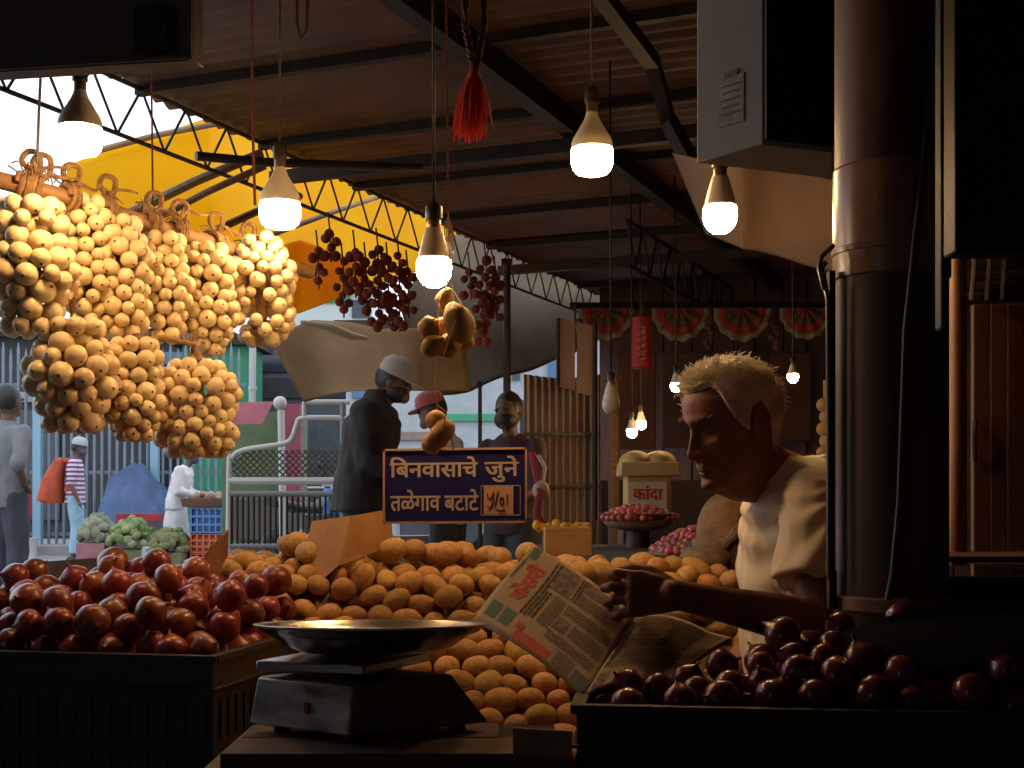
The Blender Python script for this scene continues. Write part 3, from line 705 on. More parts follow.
# ------------------------------------------------------------------ weighing scale
SA = R(-38)  # body yaw
SCN = P(372, 735, 1.93); SCZ = SCN.z-.002
t = thing('weighing_scale', 'silver counter weighing scale with a steel pan in front of the potatoes', 'weighing scale', (SCN.x, SCN.y+.05, SCZ))
c_ = V((SCN.x, SCN.y+.06, SCZ))
exs = (P(490,722,1.98)-P(350,734,1.86)); exs.z = 0; Lx = exs.length; exs.normalize()
near = P(350, 734, 1.86); near.z = SCZ
eys = (P(249,721,1.97)-P(350,734,1.86)); eys.z = 0; Ly = eys.length; eys.normalize()
def SQ(a, b, z): return V((near.x, near.y, SCZ+z))+exs*a+eys*b
hz = .062
mb = MB(); mb.hexa([SQ(0,0,.012), SQ(Lx,0,.012), SQ(Lx,Ly,.012), SQ(0,Ly,.012)], [SQ(.010,.006,.084), SQ(Lx-.060,.006,.090), SQ(Lx-.060,Ly-.006,.090), SQ(.010,Ly-.006,.084)])
obj('body', mb, mat('scale_body', (.20,.15,.11), .4, .3, ns=8, col2=(.14,.10,.07)), t, bev=.004)
mb = MB(); mb.hexa([SQ(-.002,.003,.014), SQ(.003,.003,.014), SQ(.003,Ly-.003,.014), SQ(-.002,Ly-.003,.014)], [SQ(.008,.008,.082), SQ(.013,.008,.082), SQ(.013,Ly-.008,.082), SQ(.008,Ly-.008,.082)])
obj('display_panel', mb, mat('panel_silver', (.85,.80,.72), .35, .2, ns=9, col2=(.16,.12,.09), stretch=(1,1,3)), t, bev=.002)
mb = MB(); mb.box(SQ(.001,Ly*.42,.046), (.003,.008,.016), axes(exs, eys, (0,0,1))); obj('red_mark', mb, mat('red_led', (.35,.03,.02), .4), t)
for a, b in ((.03,.03), (Lx-.03,.03), (.03,Ly-.03), (Lx-.03,Ly-.03)):
    mb = MB(); mb.lathe([(.012,0), (.014,.003), (.012,.016)], 14, c=SQ(a,b,0)); obj('foot', mb, M_black, t)
PC = P(369, 640, 2.0); 
mb = MB(); cz = P(369, 668, 2.0).z
nn = V((PC.x-.005, 1.885, 0)); 
e1p = V((.45,.89,0)); e2p = V((-.95,.31,0))
pa = P(364, 668, 1.90); 
for (z0, h, g) in ((pa.z-.012, .016, 0),):
    A_ = [V((pa.x, pa.y, z0)), V((pa.x, pa.y, z0))+e1p*.19, V((pa.x, pa.y, z0))+e1p*.19+e2p*.178, V((pa.x, pa.y, z0))+e2p*.178]
    mb.hexa(A_, [p+V((0,0,h)) for p in A_])
obj('platform', mb, mat('brushed_steel', (.45,.42,.40), .25, .9), t, bev=.003)
mb = MB(); mb.box(V((pa.x-.0, pa.y+.12, (pa.z-.012+SCZ+.074)/2)), (.05,.05,pa.z-.012-SCZ-.074+.01)); obj('load_post', mb, M_black, t)
mb = MB(); rim = .692; bz = pa.z+.006; pr = .181; pcx = V((PC.x, PC.y+.03, 0))
hgt = rim-bz
prof = [(.002, 0.001), (.105, .0), (.128, .008), (.152, .024), (.170, hgt-.007), (.176, hgt), (pr, hgt+.001), (pr+.001, hgt+.004), (pr-.004, hgt+.005), (.172, hgt+.003), (.166, hgt-.004), (.149, .027), (.126, .011), (.104, .003), (.002, .003)]
MT = Matrix.Rotation(R(-3.4), 3, 'X')
mb.lathe(prof, 64, M=MT, c=(pcx.x, pcx.y, bz+.003), cap=False); obj('pan', mb, mat('pan_steel', (.50,.46,.42), .22, .95, ns=5, col2=(.38,.34,.3), bump=(12,.12,.004)), t)
# board below the scale
t = thing('wooden_crate', 'low wooden crate of planks that carries the weighing scale', 'crate', P(400, 760, 2.0))
for i, (x0_, x1_) in enumerate(((-.405, .085), (-.40, -.02), (-.39, -.06))):
    mb = MB(); y0 = 1.86+i*.125; mb.box(((x0_+x1_)/2, y0, SCZ-.011), (x1_-x0_, .118, .022)); obj('plank', mb, M_wood, t, bev=.002)
mb = MB(); mb.box((-.18, 1.985, (PZ+SCZ-.022)/2), (.50, .34, SCZ-.024-PZ)); obj('crate_body', mb, M_blackplastic, t)
mb = MB(); mb.prism([P(513,728,1.79), P(572,731,1.79), P(572,757,1.79), P(513,755,1.79)], V((0,.004,0)))
tag(obj('paper_label', mb, mat('tan_label', (.36,.24,.15), .8, ns=30, col2=(.24,.15,.09))), 'faded paper label on the wooden crate front beside the right onion crate', 'label')

# ------------------------------------------------------------------ white onion strings on the bamboo pole
pole_pts = [P(-40,170,2.72), P(60,196,2.80), P(130,218,2.95), P(200,240,3.1), P(310,272,3.45)]
t = thing('bamboo_pole', 'thick bamboo pole that carries the strings of white onions', 'pole', pole_pts[2])
mb = MB(); pl = []; rl = []
for i in range(61):
    u = i/60*4; k_ = min(int(u), 3); p = pole_pts[k_].lerp(pole_pts[k_+1], u-k_); pl.append(p); rl.append(.0185*(1+.10*(1 if i % 9 == 0 else 0)+.03*nz((i*.4,0,0))))
mb.tube(pl, rl, 16); obj('pole', mb, M_bamboo, t)
def at_pole(px):
    for a, b in zip(pole_pts, pole_pts[1:]):
        xa = 512+a.x*F/a.y; xb = 512+b.x*F/b.y
        if xa <= px <= xb: return a.lerp(b, (px-xa)/(xb-xa))
    return pole_pts[-1]
for i, px in enumerate((22, 33, 68, 104, 150, 176, 214, 245)):
    c = at_pole(px); mb = MB(); pd = (at_pole(px+8)-at_pole(px-8)).normalized(); sd = pd.cross(V((0,0,1))).normalized(); up = sd.cross(pd)
    pts = []
    rnd2 = random.Random(i)
    for k_ in range(30):
        a = k_/29*2*math.pi*2.3; pts.append(c+pd*(-.014+.028*k_/29)+(sd*math.cos(a)+up*math.sin(a))*(.0255+.003*rnd2.random()))
    end = pts[-1]
    pts += sp([end, end+up*.02+pd*.012, end+up*.047+pd*.006+sd*.01, end+up*.052-pd*.015, end+up*.03-pd*.026, end+up*.012-pd*.006], 5)
    mb.tube(pts, .0062, 6)
    mb.tube([c-up*.02, c-up*.05+sd*.004, c-up*.09-pd*.006], [.008,.007,.006], 6)
    # loose frayed ends
    fp = sp([c+up*.025, c+up*(.03+.03*rnd2.random())+pd*.025, c+up*.03*rnd2.random()+up*.03+pd*(.05+.02*rnd2.random())+sd*.01, c+up*(.03+.04*rnd2.random())+pd*.085], 6)
    mb.tube(fp, [.0055-.003*q_/len(fp) for q_ in range(len(fp))], 6)
    for q_ in range(7):
        aa = rnd2.uniform(0, 6.28); mb.tube(sp([c+up*.02, c+up*(.03+.02*rnd2.random())+(pd*math.cos(aa)+sd*math.sin(aa))*.02, c+up*(.01+.04*rnd2.random())+(pd*math.cos(aa)+sd*math.sin(aa))*.038], 3), .0018, 4)
    obj('rope_knot', mb, M_rope, t)
random.seed(11)
def bunch(label, cx, cy, w, h, d, rb, n, hang, seed):
    """a hanging string of bulbs centred on pixel cx,cy, w by h pixels"""
    c = P(cx, cy, d); a = w*d/F/2; hh = h*d/F/2
    t = thing('white_onion_string', label, 'onion string', P(cx, cy-h/2, d))
    rnd = np.random.RandomState(seed)
    p = np.zeros((n, 3)); rad = rnd.uniform(rb*.74, rb*1.16, n)
    ang = rnd.uniform(0, 2*np.pi, n); zz = rnd.uniform(-1, 1, n)
    p[:,0] = np.cos(ang)*a*.8; p[:,1] = np.sin(ang)*a*.8; p[:,2] = zz*(hh-rb)
    def prof(z): return np.maximum(a*(1.02-.42*np.clip(z/hh, 0, 1)**2-.50*np.clip(-z/hh, 0, 1)**2.6)*(1+.10*np.sin(z*50+seed*2)), rb*1.5)
    for it in range(220):
        k1 = .02*(1-it/220)
        rr = np.sqrt(p[:,0]**2+p[:,1]**2)+1e-9; tgt = prof(p[:,2])-rad
        # pull to the shell
        f = np.where(rr > tgt, .5, .10)*(tgt-rr); p[:,0] += p[:,0]/rr*f; p[:,1] += p[:,1]/rr*f
        dd_ = p[:,None,:]-p[None,:,:]; L = np.sqrt((dd_**2).sum(-1))+1e-9
        ov = (rad[:,None]+rad[None,:])*.98-L; np.fill_diagonal(ov, 0); ov = np.clip(ov, 0, None)
        p += (dd_/L[...,None]*(ov*.35)[...,None]).sum(1)
        p[:,2] = np.clip(p[:,2], -hh+rad*.8, hh-rad*.8)
    for i in range(n):
        o = link('onion_bulb', WON[rnd.randint(4)], t, tuple(c+V(p[i])-V(t.location)))
        out = V((p[i,0], p[i,1], -.3*a+rnd.normal()*.3*a)).normalized()+V(rnd.normal(size=3))*.25
        o.rotation_euler = frame_from_z(-out).to_euler(); o.scale = (rad[i],)*3
    b = MB(); hp = V(hang); top = c+V((0,0,hh*.9))
    b.tube(twist(hp, top, 24, .003, .004, seed), .006, 6); b.tube(twist(hp, top, 24, .003, .004, seed+3.1), .006, 6); b.tube([top, c, c-V((0,0,hh*.8))], [.016,.02,.008], 8)
    for k_ in range(12):
        aa = rnd.uniform(0, 6.28); e = top+V((math.cos(aa)*a*.5, math.sin(aa)*a*.5, -.01-.02*rnd.rand())); b.tube([top+V((0,0,.01)), (top+e)/2+V((0,0,.02)), e], [.004,.003,.002], 5)
    obj('braided_stem', b, M_rope, t)
    return c
bunch('string of large white onions at far left, hanging from the pole under the first bulb', 32, 268, 86, 135, 2.72, .0235, 72, at_pole(33), 1)
bunch('string of white onions second along the bamboo pole', 88, 262, 58, 132, 2.86, .0185, 72, at_pole(72), 2)
bunch('string of white onions third along the bamboo pole', 122, 278, 62, 122, 2.90, .019, 74, at_pole(120), 3)
bunch('string of white onions in the middle of the bamboo pole', 163, 288, 60, 108, 3.0, .0185, 68, at_pole(160), 4)
bunch('string of white onions just left of the one at the right end of the pole', 208, 300, 62, 112, 3.08, .0185, 74, at_pole(205), 5)
bunch('string of small white onions at the right end of the pole beside the second bulb', 262, 290, 70, 112, 3.2, .0175, 88, at_pole(262), 6)
bunch('lower left string of large white onions hanging beneath the pole row', 72, 376, 90, 112, 2.75, .0235, 66, P(75, 325, 2.78), 7)
bunch('lower middle string of white onions hanging beneath the pole row', 134, 390, 66, 102, 2.85, .0185, 72, P(140, 335, 2.88), 8)
bunch('lower right string of white onions hanging beneath the pole row', 196, 409, 90, 96, 2.95, .0190, 92, P(192, 355, 2.98), 9)
for pts_, lab in (([P(140,340,2.9), P(165,338,2.93), P(195,345,2.98), P(200,365,2.97)], 'jute rope joining the lower middle and lower right white onion strings'),
                  ([P(75,335,2.77), P(72,300,2.77)], 'jute rope above the lower left white onion string'), ([P(192,365,2.98), P(196,330,3.0)], 'jute rope above the lower right white onion string')):
    mb = MB(); mb.tube(pts_, .007, 8); tag(obj('jute_rope', mb, M_rope), lab, 'rope')

# ------------------------------------------------------------------ newspaper
NA, NB, NC, ND = P(533,543,2.42), P(473,620,2.22), P(584,697,2.00), P(634,616,2.225)
NE, NF = P(733,636,2.27), P(672,678,2.07)
nn1 = (NC-NB).cross(NA-NB).normalized(); nn1 = nn1 if nn1.y < 0 else -nn1
def PG1(u, v, h=0): # u along B->A (reading direction), v down the page towards the fold
    p = NB.lerp(NA, u).lerp(NC.lerp(ND, u), v); q = .010*math.sin(math.pi*v)*(1-.3*u)+.004*math.sin(u*5+v*3)
    return p+nn1*(q*1.0+h+.0006)
nn2 = (NF-NC).cross(ND-NC).normalized(); nn2 = nn2 if nn2.z > 0 else -nn2
def PG2(u, v, h=0):
    p = NC.lerp(ND, u).lerp(NF.lerp(NE, u), v); q = .012*math.sin(math.pi*min(1, v*1.3))+.003*math.sin(u*7+v*4)
    return p+nn2*(q+h+.0006)
t = thing('newspaper', 'open newspaper with a red Devanagari masthead held by the seated man', 'newspaper', NC)
M_np = mat('newsprint', (.46,.34,.23), .85, ns=8, col2=(.40,.29,.195))
mb = MB(); mb.grid(lambda u, v: PG1(u, v, -.0006), 16, 24); obj('left_page', mb, M_np, t, sol=.0006)
mb = MB(); mb.grid(lambda u, v: PG2(u, v, -.0006), 16, 24); obj('right_page', mb, M_np, t, sol=.0006)
mb = MB(); mb.grid(lambda u, v: PG1(u, v, -.003)+V((.003*u, 0, .001*v)), 10, 10); mb.grid(lambda u, v: PG2(u, v, -.004)+V((.004*v, .002, .0)), 10, 10); obj('inner_sheet', mb, M_np, t, sol=.0006)
def patch(mb, fn, u0, u1, v0, v1, h=.0006, nu=3, nv=3):
    mb.grid(lambda a, b: fn(lerp(u0, u1, a), lerp(v0, v1, b), h), nu, nv)
M_ink = mat('newsprint_ink', (.05,.036,.028), .85); M_ink2 = mat('newsprint_grey_ink', (.12,.085,.06), .85)
M_gr = mat('newsprint_green', (.07,.17,.11), .85); M_rd = mat('newsprint_red', (.55,.05,.03), .8); M_bl = mat('newsprint_blue', (.12,.13,.17), .85)
mb = fit_text('केसरी', lambda u, v, h: PG1(u, v, .0006+h*.12), .38, .84, .085, .25, .035); obj('masthead', mb, M_rd, t)
def pobj(nm, m, fn, *r):
    mb = MB(); patch(mb, fn, *r); return obj(nm, mb, m, t)
M_ph = mat('newsprint_photo', (.13,.08,.06), .85, ns=90, col2=(.28,.19,.14), thresh=(.42,.58))
for r_ in ((.10,.26,.05,.15), (.10,.26,.18,.28), (.86,.99,.03,.11)): pobj('green_advert', M_gr, PG1, *r_)
for r_ in ((.03,.13,.36,.66), (.14,.20,.33,.40)): pobj('red_advert', M_rd, PG1, *r_)
for r_ in ((.70,.97,.33,.52), (.36,.50,.55,.65), (.86,.97,.58,.80)): pobj('photograph', M_ph, PG1, *r_)
pobj('photograph', M_ph, PG2, .03, .22, .03, .16); pobj('blue_block', M_bl, PG1, .04, .16, .86, .985)
rnd3 = random.Random(4)
def column(fn, u0, u1, v0, v1, dv, big=False):
    v = v0; mb = MB()
    while v < v1:
        u = u0+rnd3.uniform(0, .01)
        while u < u1-.01:
            w = rnd3.uniform(.02, .05)*(2.0 if big else 1); w = min(w, u1-u); patch(mb, fn, u, u+w, v, v+dv*(.60 if big else .52), .0007, 1, 1); u += w+.009
        v += dv
    obj('headline' if big else 'text_column', mb, M_ink if big else M_ink2, t)
column(PG1, .28, .97, .285, .32, .035, True); column(PG1, .30, .66, .35, .41, .03, True)
column(PG1, .30, .66, .43, .54, .016); column(PG1, .22, .33, .55, .95, .016); column(PG1, .54, .66, .56, .95, .016); column(PG1, .36, .51, .68, .95, .016)
column(PG1, .70, .83, .60, .95, .016); column(PG1, .70, .97, .545, .585, .028, True); column(PG1, .04, .20, .70, .84, .016); column(PG1, .84, .97, .83, .95, .016)
column(PG1, .55, .84, .02, .05, .016)
for c_ in range(5): column(PG2, .26+c_*.145, .26+c_*.145+.125, .10+.05*(c_ % 2), .92, .017)
column(PG2, .30, .90, .03, .08, .03, True); column(PG2, .55, .85, .45, .52, .03, True)

# ------------------------------------------------------------------ the seated man
HU = .0099
HTAB = [(-12.2,(4.8,-1.0,2.2)),(-11.2,(7.6,-2.6,3.6)),(-10.2,(8.7,-3.8,4.6)),(-9.0,(8.8,-4.9,5.5)),(-7.6,(8.4,-5.6,6.0)),(-6.2,(8.9,-6.2,6.4)),(-4.5,(8.9,-7.2,6.8)),(-2.5,(8.7,-8.2,7.2)),
        (-.5,(8.6,-9.0,7.4)),(1.2,(8.6,-9.5,7.5)),(3.0,(9.25,-9.9,7.6)),(5.0,(9.1,-10.0,7.7)),(7.0,(8.6,-9.7,7.5)),(8.8,(7.6,-8.9,6.9)),(10.3,(6.0,-7.5,5.7)),(11.4,(4.1,-5.6,4.2)),(12.1,(2.0,-3.4,2.4)),(12.4,(.3,-.9,.4))]
HT = [(z, V(t_)) for z, t_ in HTAB]
def ga(x, s): return math.exp(-(x/s)**2)
def headpt(th, z, off=0.):
    f, b, w = interps(z, HT); x0 = -.6; c = math.cos(th); s = math.sin(th)
    nar = lerp(.34, .16, sm(z, -10, 4))
    x = x0+(f-x0)*math.copysign(abs(c)**.85, c) if c > 0 else x0+(x0-b)*c
    y = w*s*(1-nar*max(0, c)**1.3*.6)
    if c > 0:
        ay = abs(y); k_ = sm(c, .05, .5)
        d = 0.
        # nose
        if z > -4.9:
            ridge = interp(z, [(-4.9,0),(-4.3,1.6),(-3.6,2.5),(-2.8,2.75),(-1.6,2.2),(0,1.5),(1.4,.85),(2.6,.45),(4,0)])
            wid = interp(z, [(-4.9,1.5),(-3.2,1.35),(-1.5,1.0),(1,.8),(4,1.1)]); d += ridge*math.exp(-abs(y/wid)**2.2)
        d += 1.15*ga(ay-1.55, .75)*ga(z+3.5, .85)
        d -= 1.25*ga(ay-3.1, 1.9)*ga(z-1.3, 1.25)
        d += .85*ga(ay-3.2, 1.35)*ga(z-.95, .72)
        d -= .35*ga(ay-3.2, 1.6)*ga(z-.35, .22)
        d += .55*ga(ay-3.0, 2.1)*ga(z-3.1, .7)
        d -= .35*ga(ay-3.3, 1.5)*ga(z+.6, .45)
        d += .45*ga(ay-4.6, 1.6)*ga(z+1.2, 1.5)
        d -= .5*ga(ay-(2.9-.28*(z+4)), .5)*sm(z, -8, -6.5)*(1-sm(z, -3.5, -2.2))
        d += .45*ga(ay, 2.2)*ga(z+6.0, .55)+.5*ga(ay, 1.9)*ga(z+7.5, .55)-.65*ga(ay, 2.5)*ga(z+6.8, .24)-.35*ga(y, .4)*ga(z+5.4, .7)
        d -= .35*ga(ay, 2.)*ga(z+8.5, .5); d += .55*ga(ay, 1.9)*ga(z+9.8, 1.1)
        d += .35*ga(ay-5.0, 1.2)*ga(z+7.2, 1.6)
        d += .06*math.sin(z*5)*ga(ay, 4)*sm(z, 4.2, 4.8)*(1-sm(z, 7, 7.5))
        x += d*k_
    if off:
        n_ = V((x-x0, y*1.1, (z-0)*.9 if z > 3 else .0)).normalized(); x += n_.x*off; y += n_.y*off; z += n_.z*off
    return V((x, y, z))
yaw = R(28); pit = R(14)
hf_ = V((-math.cos(yaw)*math.cos(pit), -math.sin(yaw)*math.cos(pit), -math.sin(pit)))
hl_ = V((math.sin(yaw), -math.cos(yaw), 0)); hu_ = hf_.cross(hl_)
HC = P(731, 427, 2.5)
def HW(p): return HC+(hf_*p[0]+hl_*p[1]+hu_*p[2])*HU
man = thing('person', 'white-haired man in a cream shirt sitting behind the stall reading a newspaper', 'person', (.62, 2.6, PZ))
zs = [-12.2+.26*i for i in range(int(24.6/.26)+1)]; zs = [z for z in zs if z < 11.4]+[11.5,11.75,11.95,12.1,12.25,12.38]
mb = MB(); nu = 110
vs = [HW(headpt(2*math.pi*i/nu, z)) for z in zs for i in range(nu)]; fs = []
for k_ in range(len(zs)-1):
    for i in range(nu): j = (i+1) % nu; fs.append((k_*nu+i, k_*nu+j, (k_+1)*nu+j, (k_+1)*nu+i))
fs.append(tuple(range(nu-1, -1, -1))); m_ = (len(zs)-1)*nu; fs.append(tuple(range(m_, m_+nu)))
mb.add(vs, fs)
for s_ in (-1, 1): # ears
    ec = V((-.9, s_*7.75, -.3)); 
    pts = []
    for i in range(15):
        a = R(-120+i*20); pts.append(HW(ec+V((1.75*math.cos(a)-.9*(math.sin(a)) *.15, s_*(.9+.35*(-math.cos(a))), 3.1*math.sin(a)*(1 if math.sin(a) > 0 else .9)))))
    mb.tube(pts, [.0036]*15, 8, round_=True)
    Me = axes(hf_, hl_, hu_); mb.ell(HW(ec+V((.1, s_*.15, -.1))), (1.6*HU, .55*HU, 2.8*HU), Me)
    mb.ell(HW(ec+V((.1, s_*.45, -2.9))), (.8*HU, .4*HU, .8*HU), Me); mb.ell(HW(ec+V((1.2, s_*.35, -.4))), (.45*HU, .4*HU, .7*HU), Me)
# neck and body
nb = V((.555, 2.555, .925))
mb.tube([HW((-2.0, 0, -2)), HW((-2.2, 0, -7)), nb.lerp(HW((-2.5, 0, -8)), .5), nb, nb+V((.02,.01,-.06))], [.056,.056,.054,.062,.08], 24, round_=True)
mb.tube([HW((4.5,0,-9.5)), HW((1.5,0,-10.5)), nb+V((-.05,-.01,.0))], [.030,.038,.045], 16, round_=True)
sL = V((.557, 2.405, .885)); eL = P(820, 625, 2.33); wL = P(682, 596, 2.20)
sR = V((.575, 2.735, .885)); eR = V((.60, 2.84, .65)); wR = V((.44, 2.66, .53))
S = V((1, 0, 0))
mb.loft([(V((.66,2.60,.40)), S*.12, V((0,.16,0))), (V((.64,2.60,.55)), S*.115, V((0,.15,0))), (V((.61,2.585,.70)), S*.11, V((0,.15,0))), (V((.585,2.575,.84)), S*.10, V((0,.155,0))), (V((.565,2.565,.905)), S*.07, V((0,.12,0))), (V((.555,2.56,.94)), S*.05, V((0,.06,0)))], 28)
def arm(s, e, w):
    mb.tube([s, s.lerp(e, .3), s.lerp(e, .75), e, e.lerp(w, .12), e.lerp(w, .35), e.lerp(w, .7), w, w+(w-e).normalized()*.02], [.050,.046,.040,.038,.040,.040,.031,.025,.025], 20, round_=True)
arm(sL, eL, wL); arm(sR, eR, wR)
def hand(w, dirv, W, inn, curl=1.):
    """w wrist, dirv along the hand, W across towards the little finger, inn palm normal (fingers curl this way)"""
    dirv = dirv.normalized()*1.12; W = (W-dirv.normalized()*W.dot(dirv.normalized())).normalized(); inn = inn.normalized()
    mb.loft([(w, W*.024, inn*.018), (w+dirv*.025, W*.031, inn*.017), (w+dirv*.055, W*.038, inn*.0145), (w+dirv*.078, W*.039, inn*.012), (w+dirv*.084, W*.034, inn*.008)], 20, p=2.6)
    for i, ln_ in enumerate((.92, 1.02, .96, .76)):
        b = w+dirv*(.074-.004*abs(i-1.2))+W*((i-1.5)*.0205); fan = W*((i-1.5)*.003)
        p1 = b+dirv*.034*ln_+fan+inn*.010*curl; p2 = p1+(dirv*.010+inn*.020*curl)*ln_+fan*.5; p3 = p2+(dirv*-.008+inn*.017*curl)*ln_
        mb.tube([b-dirv*.008, b, b.lerp(p1, .5)-inn*.001, p1, p1.lerp(p2,.5), p2, p3], [.0095,.0100,.0086,.0090,.0078,.0080,.0066], 12, round_=True)
    t0 = w+dirv*.022-W*.022+inn*.004; t1 = t0+dirv*.026-W*.020+inn*.008; t2 = t1+dirv*.026-W*.006+inn*.012; t3 = t2+dirv*.020+W*.004+inn*.010
    mb.tube([w+dirv*.012-W*.008, t0, t1, t2, t3], [.014,.0135,.0110,.0098,.0082], 12, round_=True)
hand(wL, V((-1,-.05,.06)), V((.05,-.25,-1)), V((0,1,-.28)))
hand(wR, V((-.6,-.9,-.0)), V((-.5,.5,-.6)), V((0,.2,-1)))
# legs, folded on the platform
for hp, kn, an, ft in ((V((.64,2.52,.42)), V((.33,2.52,.385)), V((.52,2.66,.345)), V((.60,2.70,.335))), (V((.64,2.69,.42)), V((.36,2.83,.385)), V((.50,2.58,.36)), V((.42,2.54,.345)))):
    mb.tube([hp, hp.lerp(kn,.5), kn, kn.lerp(an,.4), an], [.085,.072,.052,.048,.034], 16, round_=True); mb.tube([an, an.lerp(ft,.5), ft+(ft-an)*.8], [.032,.032,.022], 12, round_=True, flat=.7)
me = remesh(mb, .0030, [M_skin], 3, 'body', factor=.5); plink('body', me, man)
# shirt
def fold(p, n):
    q = V((p.x*9, p.y*9, p.z*3.0)); k_ = .0045*noise.noise(q)+.0042*noise.noise(V((p.x*34+p.z*9, p.y*34, p.z*8)))
    r_ = math.atan2(p.z-.93, p.x-.60+ (p.y-2.5)*.3); k_ += .0042*math.sin(r_*26+3*noise.noise(p*6))*sm((p-V((.60,2.45,.95))).length, .07, .17)*(1-sm(p.z, .93, .97))
    return p+n*k_
mb = MB()
mb.loft([(V((.65,2.60,.375)), S*.165, V((0,.20,0))), (V((.635,2.60,.45)), S*.165, V((0,.20,0))), (V((.615,2.60,.60)), S*.155, V((0,.19,0))), (V((.592,2.585,.75)), S*.140, V((0,.185,0))), (V((.58,2.575,.86)), S*.122, V((0,.188,0))), (V((.574,2.57,.925)), S*.10, V((0,.165,0))), (V((.572,2.565,.962)), S*.075, V((0,.11,0))), (V((.562,2.56,.975)), S*.055, V((0,.068,0)))], 32)
for s_, e_ in ((sL, eL), (sR, eR)):
    mb.tube([s_+V((.01,0,.012)), s_.lerp(e_,.2)+V((.005,0,.004)), s_.lerp(e_, .45), s_.lerp(e_, .66)+V((-.005,0,0))], [.060,.068,.073,.082], 24, round_=False)
    mb.ell(s_+V((.01,0,.008)), (.064,.062,.062))
me = remesh(mb, .0055, [mat('cream_shirt', (.76,.66,.47), .8, ns=4, col2=(.70,.58,.40), bump=(300,.15,.001), sheen=.1)], 8, 'shirt', fold); plink('shirt', me, man)
mb = MB(); cpts = []
for i in range(25):
    a = 2*math.pi*i/24; cpts.append(nb+V((-.004,0,.018))+V((math.cos(a)*.066, math.sin(a)*.070, .022*math.cos(a))))
mb.tube(cpts, .011, 10, flat=1.5); obj('collar', mb, MATS['cream_shirt'], man)
mb = MB()
for hp, kn, an in ((V((.64,2.52,.43)), V((.33,2.52,.395)), V((.50,2.64,.355))), (V((.64,2.69,.43)), V((.36,2.83,.395)), V((.50,2.62,.36)))):
    mb.tube([hp, hp.lerp(kn,.5), kn, kn.lerp(an,.4), an.lerp(kn,.2)], [.105,.09,.068,.062,.055], 16, round_=True)
mb.ell((.66,2.60,.43), (.14,.18,.11)); me = remesh(mb, .01, [mat('dark_trousers', (.05,.045,.05), .8)], 5, 'trousers'); plink('trousers', me, man)
# hair
rnd = random.Random(5); mb = MB(); shell = MB()
def hairline(th):
    a = abs(math.atan2(math.sin(th), math.cos(th))); d = math.degrees(a)
    return interp(d, [(0,8.3),(25,8.4),(42,8.8),(54,7.0),(63,3.2),(72,.6),(80,-.6),(86,3.6),(100,4.2),(110,2.0),(120,-4.4),(150,-7.0),(180,-7.4)])
def hz(u, v):
    th = 2*math.pi*u; z0 = hairline(th); z = lerp(z0, 12.38, v)
    n_ = noise.noise(V((math.cos(th)*6, math.sin(th)*6, z*.35)))
    return HW(headpt(th, z, (.25+.95*sm(v, 0, .12))*(1+.35*n_)))
shell.grid(hz, 90, 34, closeu=True); shell.f.append(tuple(34*90+i for i in range(90))); shell.mi.append(0)
hcap = obj('hair', shell, M_hairw, man)
for i in range(5200):
    th = rnd.uniform(0, 6.283); z0 = hairline(th); v = rnd.random()**.8; z = lerp(z0+.1, 12.3, v)
    if rnd.random() > .35+.65*max(0.05, (1-((z)/12.4)**2))**.5: continue
    dg_ = abs(math.degrees(math.atan2(math.sin(th), math.cos(th))))
    if 76 < dg_ < 108 and z < 6.0: continue
    p = headpt(th, z, .55); n_ = V((p.x+.6, p.y*1.1, max(p.z, 0)*.9 if p.z > 2 else 0)).normalized()
    # combed backwards and to the side, hanging down at the back
    top_ = sm(z, 6.5, 10.5); front = sm(p.x, 2, 7)
    flow = V((-1.0, -.25*top_+.1*math.copysign(1, p.y), -.15-.8*(1-top_)*(1-front)))
    if front > .3 and z > 6: flow = V((-.5+1.0*(rnd.random() < .35), -.5, .55))
    flow = (flow-n_*flow.dot(n_)).normalized()
    flow = (flow+V([rnd.gauss(0,.40) for _ in range(3)])).normalized()
    L_ = rnd.uniform(1.6, 3.4)*(1-.35*(z < 2)); lift = rnd.uniform(.15, .85)+.45*front*sm(z, 6, 8)
    pts = []; q = p.copy(); dr = (flow+n_*lift).normalized()
    for k_ in range(5):
        pts.append(HW(q)); q = q+dr*(L_/4); dr = (dr-n_*.20+V((0,0,-.06))+V([rnd.gauss(0,.07) for _ in range(3)])).normalized()
    r0 = .0008; mb.tube(pts, [r0, r0*1.1, r0, r0*.8, r0*.3], 3, cap=False)
obj('hair_strands', mb, M_hairw, man, ang=None)
mb = MB()
for s_ in (-1, 1): # eyebrows
    for i in range(150):
        y0 = rnd.uniform(1.3, 5.0); z0 = 3.15+.35*math.sin((y0-1.3)/3.7*2.6)+rnd.gauss(0,.16)
        th = 0
        best = None
        for k_ in range(40):
            a = k_/40*1.2; q = headpt(s_*a, z0)
            if abs(q.y) >= y0: best = q; break
        if best is None: continue
        q = best; mb.tube([HW(q), HW(q+V((.28, s_*.3, .12))), HW(q+V((.3, s_*.75, rnd.uniform(-.25,.1))))], [.0006,.0006,.0002], 3, cap=False)
obj('eyebrows', mb, mat('grey_brow', (.10,.075,.055), .6), man, ang=None)
mb = MB()
for s_ in (-1, 1):
    pts = []
    for i in range(9):
        y0 = 1.9+2.7*i/8; z0 = .42-.14*math.sin(math.pi*i/8); best = None
        for k_ in range(60):
            a = k_/60*1.2; q = headpt(s_*a, z0)
            if abs(q.y) >= y0: best = q; break
        if best is not None: pts.append(HW(best+V((.12,0,0))))
    if len(pts) > 3: mb.tube(pts, [.0008]+[.0016]*(len(pts)-2)+[.0008], 5)
